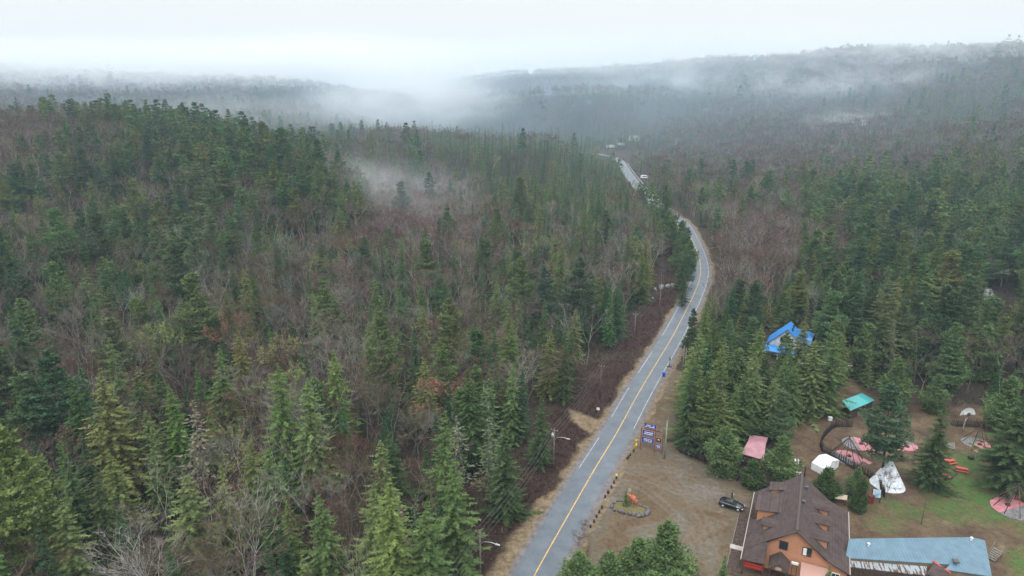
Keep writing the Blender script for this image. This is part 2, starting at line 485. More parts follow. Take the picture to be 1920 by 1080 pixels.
# fine speckle
m2 = n.new('ShaderNodeMix'); m2.data_type = 'RGBA'; m2.blend_type = 'MULTIPLY'; m2.inputs[0].default_value = 0.7
sr = ramp(noise(9, 3, 0.8).outputs[0], [(0.3, (0.55, 0.55, 0.55)), (0.7, (1.35, 1.35, 1.35))])
l.new(c, m2.inputs[6]); l.new(sr.outputs[0], m2.inputs[7])
l.new(m2.outputs[2], b.inputs['Base Color'])
bp = n.new('ShaderNodeBump'); bp.inputs['Strength'].default_value = 0.5; bp.inputs['Distance'].default_value = 0.15
l.new(nf.outputs[0], bp.inputs['Height']); l.new(bp.outputs[0], b.inputs['Normal'])
me.materials.append(gm)
ground = bpy.data.objects.new('ground', me)
C.objects.link(ground)
tag(ground, 'forest floor, dry verges and brown earth of the valley and hills', kind='structure')

# ------------------------------------------------------------------ road
def strip(name, mat, y0, y1, off0, off1, z, kind='structure', label=None, dash=None, jit=0.0, parent=None):
    sel = ROAD[(ROAD[:, 1] >= y0) & (ROAD[:, 1] <= y1)]
    t = np.gradient(sel, axis=0); t /= np.linalg.norm(t, axis=1)[:, None]
    nr = np.stack([t[:, 1], -t[:, 0]], -1)
    j0 = RNG.uniform(-jit, jit, len(sel)); j1 = RNG.uniform(-jit, jit, len(sel))
    a = sel + nr * (off0 + j0)[:, None]; bb = sel + nr * (off1 + j1)[:, None]
    za = H(sel[:, 0], sel[:, 1]) + z
    vs, fs = [], []
    s = 0.0
    for i in range(len(sel)):
        vs += [(a[i, 0], a[i, 1], za[i]), (bb[i, 0], bb[i, 1], za[i])]
        if i:
            s += np.linalg.norm(sel[i] - sel[i - 1])
            if dash is None or dash(s, sel[i, 1]):
                k = 2 * i
                fs.append((k - 2, k - 1, k + 1, k))
    m = MB(); m.add(vs, fs, True)
    o = m.build(name, mat, parent)
    if parent is None: tag(o, label, kind=kind)
    return o

def mat_asphalt():
    m, n, l, b = new_mat('asphalt')
    tc = n.new('ShaderNodeTexCoord')
    t1 = n.new('ShaderNodeTexNoise'); t1.inputs['Scale'].default_value = 0.22; t1.inputs['Detail'].default_value = 9; t1.inputs['Roughness'].default_value = 0.72
    t2 = n.new('ShaderNodeTexNoise'); t2.inputs['Scale'].default_value = 12; t2.inputs['Detail'].default_value = 3
    l.new(tc.outputs['Object'], t1.inputs[0]); l.new(tc.outputs['Object'], t2.inputs[0])
    r = n.new('ShaderNodeValToRGB'); e = r.color_ramp.elements
    e[0].position = 0.35; e[0].color = (0.064, 0.079, 0.100, 1); e[1].position = 0.65; e[1].color = (0.112, 0.132, 0.158, 1)
    l.new(t1.outputs[0], r.inputs[0])
    r2 = n.new('ShaderNodeValToRGB'); e = r2.color_ramp.elements
    e[0].position = 0.3; e[0].color = (0.8, 0.8, 0.8, 1); e[1].position = 0.7; e[1].color = (1.15, 1.15, 1.15, 1)
    l.new(t2.outputs[0], r2.inputs[0])
    mx = n.new('ShaderNodeMix'); mx.data_type = 'RGBA'; mx.blend_type = 'MULTIPLY'; mx.inputs[0].default_value = 1
    l.new(r.outputs[0], mx.inputs[6]); l.new(r2.outputs[0], mx.inputs[7]); l.new(mx.outputs[2], b.inputs['Base Color'])
    b.inputs['Roughness'].default_value = 0.48
    b.inputs['Specular IOR Level'].default_value = 0.5
    bp = n.new('ShaderNodeBump'); bp.inputs['Strength'].default_value = 0.25; bp.inputs['Distance'].default_value = 0.02
    l.new(t2.outputs[0], bp.inputs['Height']); l.new(bp.outputs[0], b.inputs['Normal'])
    return m
ASPH = mat_asphalt()
SHOULD = mat_noise('gravel_shoulder', (0.10, 0.088, 0.085), (0.17, 0.15, 0.145), 0.8, 0.9, 6, 0.3)
YEL = mat_noise('road_paint_yellow', (0.42, 0.26, 0.07), (0.66, 0.42, 0.12), 1.5, 0.6)
WHT = mat_noise('road_paint_white', (0.22, 0.23, 0.24), (0.58, 0.59, 0.60), 1.2, 0.6)
strip('road_shoulder', SHOULD, 60, 756, -4.3, 4.6, 0.03, label='greyish gravel shoulder beside the road', jit=0.25)
strip('road', ASPH, 60, 758, -3.35, 3.35, 0.055, label='two lane wet grey asphalt road curving through the forest', jit=0.04)
strip('road_marking', YEL, 60, 346, -0.09, 0.09, 0.07, label='faded yellow centre line')
strip('road_marking', WHT, 137, 740, 2.97, 3.09, 0.07, label='white line along the outer edge')
strip('road_marking', WHT, 118, 740, -3.03, -2.91, 0.07, label='worn white line along the inner edge', dash=lambda s, y: y > 200 or math.sin(s * 0.23) > -0.1)

# ------------------------------------------------------------------ tree shapes
def frame(az):
    return np.array((math.cos(az), math.sin(az), 0.0)), np.array((-math.sin(az), math.cos(az), 0.0))

UP = np.array((0, 0, 1.0))
def spruce_crown(Ht, Rm, levels, nb, stations, seed, droop=0.35, base=0.08, power=0.8, fill=1.0, ragged=0.25, top_full=1.0):
    """Whorls of drooping boughs, each carrying flat sprays to both sides."""
    rg = np.random.default_rng(seed)
    T, K = [], []
    for i in range(levels):
        t = i / (levels - 1)
        z = Ht * (base + (0.985 - base) * t ** 0.92)
        Rz = Rm * ((1 - t) ** power) + 0.12
        if rg.random() < 0.1: Rz *= 0.75
        nbk = max(4, int(nb * (0.55 + 0.45 * (1 - t))))
        a0 = rg.uniform(0, 6.28)
        for k in range(nbk):
            az = a0 + 6.283 * k / nbk + rg.normal(0, 0.22)
            L = Rz * (1 + rg.normal(0, ragged)) 
            if L < 0.1: continue
            d, s = frame(az)
            dr = droop * (1 - 0.75 * t)
            zb = z + rg.normal(0, 0.25)
            st = max(2, int(stations * (0.4 + 0.6 * (1 - t))))
            tone0 = rg.uniform(0.8, 1.2)
            for j in range(st):
                q = (j + rg.uniform(0.2, 0.9)) / st
                q = 0.15 + 0.85 * q
                p = d * (L * q) + UP * (zb - dr * L * q * (1.15 - 0.35 * q * q))
                w = (0.24 * L * (1.15 - q) + 0.22) * fill
                for sg in (-1, 1):
                    tip = p + s * (sg * w * rg.uniform(0.7, 1.25)) + d * (w * rg.uniform(0.15, 0.8)) - UP * (w * rg.uniform(0.0, 0.5))
                    b1 = p - d * (w * 0.42) + UP * rg.uniform(-0.05, 0.12)
                    b2 = p + d * (w * 0.5) + UP * rg.uniform(-0.08, 0.08)
                    T.append((b1, b2, tip)); K.append(tone0 * rg.uniform(0.75, 1.25) * (0.85 + 0.3 * q))
            tp = d * L + UP * (zb - dr * L * 0.8)
            w = 0.06 * L + 0.11
            T.append((tp - d * w * 2.6 + s * w * .8, tp - d * w * 2.6 - s * w * .8, tp + d * w * 0.8 + UP * 0.03)); K.append(tone0 * 1.25)
    for k in range(5):                                            # leader
        d, s = frame(k * 1.3)
        T.append((d * .16 + UP * Ht * .93, -d * .16 + UP * Ht * .93, UP * Ht * 1.01)); K.append(1.15)
    return np.array(T), np.array(K)

def pine_crown(Ht, Rm, whorls, nb, tufts, seed, base=0.3, flat=0.35, size=0.5, profile=0.55, density=1.0):
    """Tiers of rising boughs that end in flat plumes of needle tufts."""
    rg = np.random.default_rng(seed)
    T, K = [], []
    for i in range(whorls):
        t = (i + rg.uniform(-.25, .25)) / (whorls - 1)
        t = min(max(t, 0), 1)
        z = Ht * (base + (0.95 - base) * t)
        Rz = Rm * (math.sin(math.pi * min(1, (t * (1 - profile) + profile))) ** 0.7 if t < 0.999 else 0.15)
        Rz = Rm * ((1 - t) ** 0.62) * (0.75 + 0.25 * math.sin(t * 9 + seed)) + 0.35
        a0 = rg.uniform(0, 6.28)
        n = max(3, int(round(nb * (0.6 + 0.4 * (1 - t)))))
        for k in range(n):
            az = a0 + 6.283 * k / n + rg.normal(0, 0.3)
            L = Rz * rg.uniform(0.6, 1.2)
            d, s = frame(az)
            rise = rg.uniform(0.0, 0.28) + 0.35 * t
            tone0 = rg.uniform(0.75, 1.2)
            m = max(6, int(tufts * density * (0.35 + 0.65 * L / (Rm + .01))))
            u = rg.uniform(0.28, 1.0, m) ** 0.8
            side = rg.normal(0, 0.26, m) * L * (0.35 + 0.65 * np.sin(u * 2.6))
            zz = z + rise * L * u ** 1.3 + rg.normal(0, flat * 0.32, m)
            for q in range(m):
                c = d * (L * u[q]) + s * side[q] + UP * zz[q]
                sz = size * rg.uniform(0.6, 1.3)
                nrm = rg.normal(0, 1, 3) * np.array((1, 1, 0.45)); nrm /= np.linalg.norm(nrm)
                b = np.cross(nrm, UP + rg.normal(0, .3, 3)); b /= np.linalg.norm(b) + 1e-9
                tipd = nrm * 0.8 + d * 0.5 + UP * 0.35
                T.append((c - b * sz * .33, c + b * sz * .33, c + tipd * sz * .75)); K.append(tone0 * rg.uniform(0.7, 1.3))
                cc = np.cross(b, nrm)
                T.append((c - cc * sz * .3 - nrm * sz * .3, c + cc * sz * .3, c + b * sz * .7 * rg.choice([-1, 1]) + UP * .1)); K.append(tone0 * rg.uniform(0.7, 1.2))
    return np.array(T), np.array(K)

def bare_tree(Ht, spread, seed, depth=4, twigs=6, twig_w=0.035, split0=0.35, limb_r=0.13, stems=1, lean=0.0, twig_l=1.0, side=True):
    """Recursive limbs (tubes) with a haze of fine twigs; returns limbs MB and twig triangles."""
    rg = np.random.default_rng(seed)
    mb = MB(); T, K = [], []
    def twig(p, d, L, w):
        b = np.cross(d, rg.normal(0, 1, 3)); b /= np.linalg.norm(b) + 1e-9
        T.append((p - b * w * .5, p + b * w * .5, p + d * L)); K.append(rg.uniform(0.7, 1.3))
    def grow(p, d, L, r, lev):
        q = p
        pts = [tuple(p)]
        for s_ in range(3):
            d2 = d + rg.normal(0, 0.09, 3); d2 /= np.linalg.norm(d2)
            q = q + d2 * L / 3; pts.append(tuple(q)); d = d2
        r2 = r * 0.62
        mb.tube(pts, r, r2, n=5 if lev == 0 else (4 if lev < 2 else 3), caps=False)
        if lev >= 1 and side:
            for k in range(twigs):
                f = rg.uniform(0.2, 1)
                pp = np.array(pts[0]) * (1 - f) + np.array(pts[-1]) * f
                dd = d + rg.normal(0, 0.75, 3); dd[2] = abs(dd[2]) * .8 + .15; dd /= np.linalg.norm(dd)
                twig(pp, dd, twig_l * rg.uniform(0.5, 1.2), twig_w * rg.uniform(.7, 1.3))
        if lev >= depth:
            for k in range(twigs + 3):
                dd = d + rg.normal(0, 0.45, 3) + UP * .15; dd /= np.linalg.norm(dd)
                twig(q, dd, twig_l * rg.uniform(0.6, 1.5), twig_w * rg.uniform(.7, 1.4))
            return
        n = 3 if lev == 0 or rg.random() < 0.4 else 2
        a0 = rg.uniform(0, 6.28)
        for k in range(n):
            az = a0 + 6.283 * k / n + rg.normal(0, .3)
            o = np.array((math.cos(az), math.sin(az), 0))
            sp = spread * rg.uniform(.6, 1.3)
            dd = d + o * sp; dd[2] = max(dd[2], 0.25); dd /= np.linalg.norm(dd)
            grow(q, dd, L * rg.uniform(.62, .86) * (0.75 if lev == 0 else 1), r2 * (0.85 if k else 1.0), lev + 1)
    for s_ in range(stems):
        az = rg.uniform(0, 6.28) if stems == 1 else 6.283 * s_ / stems + rg.uniform(-.4, .4)
        l_ = lean if stems == 1 else 0.14 + lean
        d0 = np.array((math.cos(az) * l_, math.sin(az) * l_, 1.0)); d0 /= np.linalg.norm(d0)
        # total height is about L*(1 + .75*.74*(1+.74+...))
        L = Ht * split0
        grow(np.array((math.cos(az) * .1 * (stems > 1), math.sin(az) * .1 * (stems > 1), -0.3)), d0, L, limb_r * (1 if stems == 1 else .8), 0)
    T = np.array(T)
    zmax = T[:, :, 2].max()
    k = Ht / zmax
    mb.v = [(a * k, b * k, c * k) for a, b, c in mb.v]
    return mb, T * k, np.array(K)

def trunk_mb(Ht, r, seed, stubs=6, top=0.93):
    rg = random.Random(seed)
    m = MB()
    pts = [(0, 0, -0.4), (rg.uniform(-.05, .05), rg.uniform(-.05, .05), Ht * .3), (rg.uniform(-.08, .08), rg.uniform(-.08, .08), Ht * .65), (0, 0, Ht * top)]
    m.tube(pts, r, r * .18, n=7)
    for k in range(stubs):
        az = rg.uniform(0, 6.28); z = Ht * rg.uniform(.1, .6); L = rg.uniform(.5, 1.2)
        m.tube([(0, 0, z), (math.cos(az) * L, math.sin(az) * L, z + rg.uniform(-.25, .2))], r * .16, .01, n=3, caps=False)
    return m
# ------------------------------------------------------------------ tree prototypes
def soup(mb):
    """Triangles of an MB."""
    v = np.array(mb.v); out = []
    for f in mb.f:
        for k in range(1, len(f) - 1): out.append((v[f[0]], v[f[k]], v[f[k + 1]]))
    return np.array(out)

def grey(K): return np.clip(np.asarray(K), 0.3, 1.8)[:, None] * np.ones((1, 3))

PROTO = {}        # kind -> list of dict(h, crown mesh, trunk mesh)
LOD = {}          # kind -> list of three lists of (h, tris, colour per tri)
LIMB = {'bare_tree': (0.25, 0.225, 0.20), 'birch_tree': (0.38, 0.36, 0.335), 'budding_tree': (0.24, 0.22, 0.20)}

def add_conifer(kind, h, near, mids, r, barkmat, seed, stubs=8):
    T, K = near
    PROTO.setdefault(kind, []).append(dict(h=h, crown=tri_mesh('crown', T, LEAF, grey(K)), trunk=trunk_mb(h, r, seed, stubs).mesh('trunk', barkmat)))
    L = LOD.setdefault(kind, [[], [], []])
    for i, (t, k) in enumerate(mids):
        c = grey(k)
        tr = np.array([[(-r, 0, 0), (r, 0, 0), (0, 0, h)], [(0, -r, 0), (0, r, 0), (0, 0, h)]], float)
        L[i].append((h, np.concatenate([t, tr]), np.concatenate([c, np.full((2, 3), -1.0)])))

def spr(h, rm, seed, droop, base, power, ragged, lv=26, nb=9, st=7, fill=1.0):
    return (spruce_crown(h, rm, lv, nb, st, seed, droop, base, power, fill, ragged),
            [spruce_crown(h, rm * 1.02, 19, 8, 4, seed + 1, droop, base, power, 1.25 * fill, ragged),
             spruce_crown(h, rm * 1.02, 12, 6, 2, seed + 2, droop, base, power, 1.7 * fill, ragged),
             spruce_crown(h, rm * 1.05, 7, 5, 2, seed + 3, droop, base, power, 2.2 * fill, ragged)])
for i, (h, rm, dr, ba, pw, rg_) in enumerate([(17, 3.4, .30, .06, .74, .28), (19, 3.1, .36, .12, .8, .36), (14, 2.9, .25, .05, .78, .24), (16, 2.4, .34, .1, .85, .32), (12, 1.9, .22, .05, .85, .22), (20, 2.8, .38, .22, .75, .42)]):
    nr, md = spr(h, rm, 100 + i * 7, dr, ba, pw, rg_, lv=int(h * 1.9), nb=11, st=10, fill=.78)
    add_conifer('spruce_tree', h, nr, md, 0.17, BARK, i)
for i, (h, rm, dr, ba) in enumerate([(13, 1.6, .4, .06), (10, 1.3, .35, .04), (15, 1.8, .45, .12)]):      # narrow dark firs
    nr, md = spr(h, rm, 200 + i * 7, dr, ba, .8, .18, lv=int(h * 2.2), nb=9, st=7, fill=.8)
    add_conifer('fir_tree', h, nr, md, 0.13, BARK, 20 + i)
for i, (h, rm, ba) in enumerate([(16, 2.2, .12), (14, 1.7, .25), (17, 2.0, .3)]):                          # lichen-hung, half dead
    nr = spruce_crown(h, rm, int(h * 1.7), 8, 5, 300 + i, .55, ba, .6, .55, .4)
    md = [spruce_crown(h, rm, 13, 5, 2, 310 + i, .55, ba, .6, 1.0, .4), spruce_crown(h, rm, 8, 4, 1, 320 + i, .5, ba, .6, 1.5, .4), spruce_crown(h, rm, 5, 3, 1, 330 + i, .5, ba, .6, 2.2, .3)]
    add_conifer('lichened_spruce', h, nr, md, 0.15, BARKG, 30 + i, 14)
for i, (h, rm, ba, wh, nb, sz, fl) in enumerate([(21, 4.6, .3, 13, 6, .62, .5), (23, 5.0, .38, 13, 6, .66, .5), (17, 4.2, .2, 12, 6, .58, .45), (19, 3.6, .3, 13, 5, .56, .4)]):
    nr = pine_crown(h, rm, wh + 1, nb + 1, 100, 400 + i, ba, fl, sz * .76)
    md = [pine_crown(h, rm, 12, 6, 16, 410 + i, ba, fl * 1.1, 1.05), pine_crown(h, rm, 10, 5, 7, 420 + i, ba, fl * 1.2, 1.5, density=.6), pine_crown(h, rm, 7, 4, 6, 430 + i, ba * .8, fl * 1.3, 2.1, density=.3)]
    add_conifer('pine_tree', h, nr, md, 0.22, BARK, 40 + i)
for i, (h, rm) in enumerate([(9, 3.1), (10, 3.4)]):                                                       # bushy young pines, green to the ground
    nr = pine_crown(h, rm, 15, 9, 70, 500 + i, .08, .9, .40)
    add_conifer('young_pine', h, nr, [], 0.16, BARK, 50 + i)
for i, (h, rm) in enumerate([(6.0, 1.9), (7.0, 1.7)]):                                                    # dense cedars
    nr = pine_crown(h, rm, 18, 9, 34, 520 + i, .03, 1.1, .34)
    add_conifer('cedar_tree', h, nr, [], 0.12, BARK, 54 + i)

def add_bare(kind, h, args, barkmat, seed, leafy=0):
    mb, T, K = bare_tree(h, seed=seed, **args)
    if leafy:
        rg = np.random.default_rng(seed)
        sel = rg.integers(0, len(T), leafy)
        c = T[sel, 2] + rg.normal(0, .15, (leafy, 3))
        o = rg.normal(0, .13, (leafy, 2, 3))
        T = np.concatenate([T, np.stack([c, c + o[:, 0], c + o[:, 1]], 1)]); K = np.concatenate([K, rg.uniform(.9, 1.5, leafy)])
    PROTO.setdefault(kind, []).append(dict(h=h, crown=tri_mesh('crown', T, TWIG, grey(K)), trunk=mb.mesh('trunk', barkmat)))
    L = LOD.setdefault(kind, [[], [], []])
    lw = 1.9 if leafy else 1.0
    for i, (dep, tw, w, tl, prune) in enumerate([(3, 8, .062 * lw, 1.3, 1.0), (2, 10, .12 * lw, 1.8, .5), (1, 14, .25 * lw, 2.6, 0.3)]):
        a = dict(args); a.update(depth=dep, twigs=tw, twig_w=w, twig_l=tl)
        m2, T2, K2 = bare_tree(h, seed=seed + 50 + i, **a)
        S = soup(m2)
        if i: S = S[np.argsort(-np.linalg.norm(S[:, 1] - S[:, 0], axis=1))[:max(6, int(len(S) * prune))]]
        L[i].append((h, np.concatenate([T2, S]), np.concatenate([grey(K2), np.full((len(S), 3), -1.0)])))

for i, (h, sp, st) in enumerate([(14, .55, .34), (16, .45, .42), (13, .65, .3), (15, .5, .38), (11, .6, .3), (17, .42, .45)]):
    add_bare('bare_tree', h, dict(spread=sp, depth=4, twigs=8, twig_w=.032, split0=st, limb_r=.14, stems=1 + (i == 2), lean=.04 * i, twig_l=1.15), BARKG, 600 + i * 3)
for i, (h, sp, st, sm) in enumerate([(16, .38, .42, 2), (17, .35, .5, 1), (14, .45, .36, 3)]):
    add_bare('birch_tree', h, dict(spread=sp, depth=4, twigs=2, twig_w=.028, split0=st, limb_r=.105, stems=sm, lean=.08, twig_l=1.0), BARKW, 640 + i * 3)
for i, (h, sp, st) in enumerate([(15, .4, .42), (12, .5, .35), (16, .38, .45)]):
    add_bare('budding_tree', h, dict(spread=sp, depth=4, twigs=3, twig_w=.032, split0=st, limb_r=.12, stems=1, lean=.03, twig_l=.9), BARKG, 670 + i * 3, leafy=1500)

# ------------------------------------------------------------------ where the trees stand
def gz(px, py, cx, cy, sx, sy): return np.exp(-((px - cx) / sx) ** 2 - ((py - cy) / sy) ** 2)

KINDS = ['spruce_tree', 'fir_tree', 'pine_tree', 'bare_tree', 'birch_tree', 'lichened_spruce', 'budding_tree']
BANDS = [(78, 165, 5.6), (165, 300, 5.3), (300, 500, 5.8), (500, 900, 6.6), (900, 1400, 8.6), (1400, 2700, 13.0)]
xs_, ys_ = [], []
for y0, y1, s_ in BANDS:
    yy = np.arange(y0, y1, s_)
    for y in yy:
        half = y * 0.75 * 1.13 + 12
        x = np.arange(-half, half, s_)
        xs_.append(x + RNG.uniform(-.48, .48, len(x)) * s_); ys_.append(np.full(len(x), y) + RNG.uniform(-.48, .48, len(x)) * s_)
TX = np.concatenate(xs_); TY = np.concatenate(ys_)
rd = road_dist(TX, TY)
# the ditch and verge left of the road, the road itself, the lot and the yard stay clear
clear = (TX > edge_l(TY) - np.interp(TY, [110, 150, 200], [3.6, 2.4, .8])) & (rd < 5.5) & (TY < 335)
clear |= np.abs(rd) < 7.0
clear |= (rd > -10) & (rd < 8) & (TY > 430) & (TY < 640)
clear |= (rd > -17) & (rd < 6) & (TY > 350) & (TY <= 445)
clear |= (rd > 0) & (rd < 9) & (TY > 225) & (TY < 350)
clear |= (poly_dist(TX, TY, LOT) < 1.5) | (poly_dist(TX, TY, YARD) < 1.5)
clear |= (poly_dist(TX, TY, [G(*p) for p in [(1400, 640), (1545, 640), (1545, 720), (1420, 740)]]) < 0.0)
clear |= (TY > 655) & (TY < 760) & (TX > 85) & (TX < 150)
GZ = H(TX, TY)
PX, PY, DEP = project(TX, TY, GZ)
clear |= (PX > 1375) & (PX < 1450) & (PY > 815) & (PY < 920)
clear |= (PX > 1830) & (PX < 1915) & (TY > 176) & (TY < 245)
keep = ~clear
TX, TY, GZ, PX, PY, DEP, rd = (a[keep] for a in (TX, TY, GZ, PX, PY, DEP, rd))

def visible(x, y, z, top=16.0, slack=6.0):
    """Whether the top of a tree there rises above the land between it and the camera (with slack for a step to the side)."""
    vis = np.ones(len(x), bool)
    for f in np.concatenate([np.linspace(0.25, 0.97, 26)]):
        hz = H(x * f, y * f) + 7.0
        line = CAMZ + (z + top - CAMZ) * f
        vis &= line + slack * f > hz
    return vis
v = visible(TX, TY, GZ)
TX, TY, GZ, PX, PY, DEP, rd = (a[v] for a in (TX, TY, GZ, PX, PY, DEP, rd))
N = len(TX)

n1 = vnoise(TX, TY, 22, 5); n2 = vnoise(TX, TY, 55, 6); n3 = vnoise(TX, TY, 14, 8)
right = rd > 0
W = {k: np.zeros(N) for k in KINDS}
W['spruce_tree'] += 0.20 + 0.46 * n1
W['fir_tree'] += 0.24 + 0.42 * n3
W['pine_tree'] += 0.05 + 0.10 * n2
W['bare_tree'] += 0.85 + 0.6 * (1 - n1)
W['birch_tree'] += 0.13 + 0.12 * n3
W['lichened_spruce'] += 0.06
W['budding_tree'] += 0.05
def boost(kinds, f, k=1.0):
    for q in kinds: W[q] *= (1 + k * f)
boost(['pine_tree'], gz(PX, PY, 320, 400, 290, 110) * sstep(.32, .6, vnoise(TX, TY, 38, 21)), 22)
boost(['bare_tree'], gz(PX, PY, 60, 310, 230, 60), 3.5)
boost(['pine_tree'], gz(PX, PY, 430, 290, 200, 50), 6)
boost(['bare_tree'], gz(PX, PY, 760, 440, 130, 80), 3.5)
boost(['fir_tree', 'spruce_tree'], gz(PX, PY, 1000, 330, 150, 65), 14)
boost(['fir_tree', 'spruce_tree'], gz(PX, PY, 1130, 430, 90, 90), 1.5)
boost(['fir_tree'], gz(PX, PY, 1000, 330, 140, 60), 2)
boost(['fir_tree', 'spruce_tree'], gz(PX, PY, 1080, 230, 150, 35), 8)
boost(['bare_tree', 'birch_tree'], (right & (PX > 1300)) * gz(PX, PY, 1450, 505, 130, 75), 6)
for k in ('spruce_tree', 'fir_tree', 'pine_tree'): W[k] *= 1 - .93 * (right & (PX > 1300)) * gz(PX, PY, 1440, 500, 150, 70)
boost(['pine_tree'], (right & (PX > 1500)) * gz(PX, PY, 1800, 560, 330, 150), 30)
boost(['spruce_tree'], (right & (PX > 1500)) * gz(PX, PY, 1800, 560, 330, 150), 5)
boost(['pine_tree'], (right) * gz(PX, PY, 1650, 420, 300, 35), 8)
boost(['pine_tree', 'spruce_tree'], right * gz(PX, PY, 1400, 700, 160, 110), 14)
far = sstep(420, 560, TY) * right
boost(['bare_tree'], far * gz(PX, PY, 1600, 330, 420, 60), 5.0)
for k in ('spruce_tree', 'fir_tree', 'pine_tree'): W[k] *= 1 - .05 * sstep(560, 720, TY)
boost(['spruce_tree', 'pine_tree'], far * gz(PX, PY, 1800, 170, 300, 70), 1.6)
boost(['spruce_tree', 'fir_tree'], far * gz(PX, PY, 1150, 260, 200, 60), 1.4)
for k in ('birch_tree', 'lichened_spruce', 'budding_tree'):
    W[k] *= 1 - 0.7 * far
edge = np.exp(-(np.clip(edge_l(TY) - TX, 0, 60) / 7.0) ** 2) * (rd < 0) * (TY < 330)
boost(['spruce_tree', 'fir_tree'], edge, 4)
boost(['lichened_spruce'], edge * (TY < 150), 7)
boost(['bare_tree', 'birch_tree'], edge * 1.0, -0.6)
inner = (TX > edge_l(TY)) & (rd < 0) & (TY > 255) & (TY < 440)
boost(['pine_tree'], inner * 1.0, 12)
big = vnoise(TX, TY, 150, 41); mid_ = vnoise(TX, TY, 60, 42)
farz = sstep(450, 650, TY)
for k in ('spruce_tree', 'fir_tree', 'pine_tree'): W[k] *= np.exp(farz * (3.2 * (big - .5) + 2.2 * (mid_ - .5)))
W['spruce_tree'] += farz * W['pine_tree'] * .6; W['pine_tree'] *= 1 - .75 * farz
lotside = (PX > 1240) & (PX < 1600) & (PY > 620) & (rd > 0)
for k in ('bare_tree', 'birch_tree', 'budding_tree', 'lichened_spruce'): W[k] *= np.where(lotside, 0.03, 1)
W['pine_tree'] *= np.where(lotside, 1.8, 1)
Wm = np.stack([W[k] for k in KINDS]); Wm /= Wm.sum(0)
cum = np.cumsum(Wm, 0)
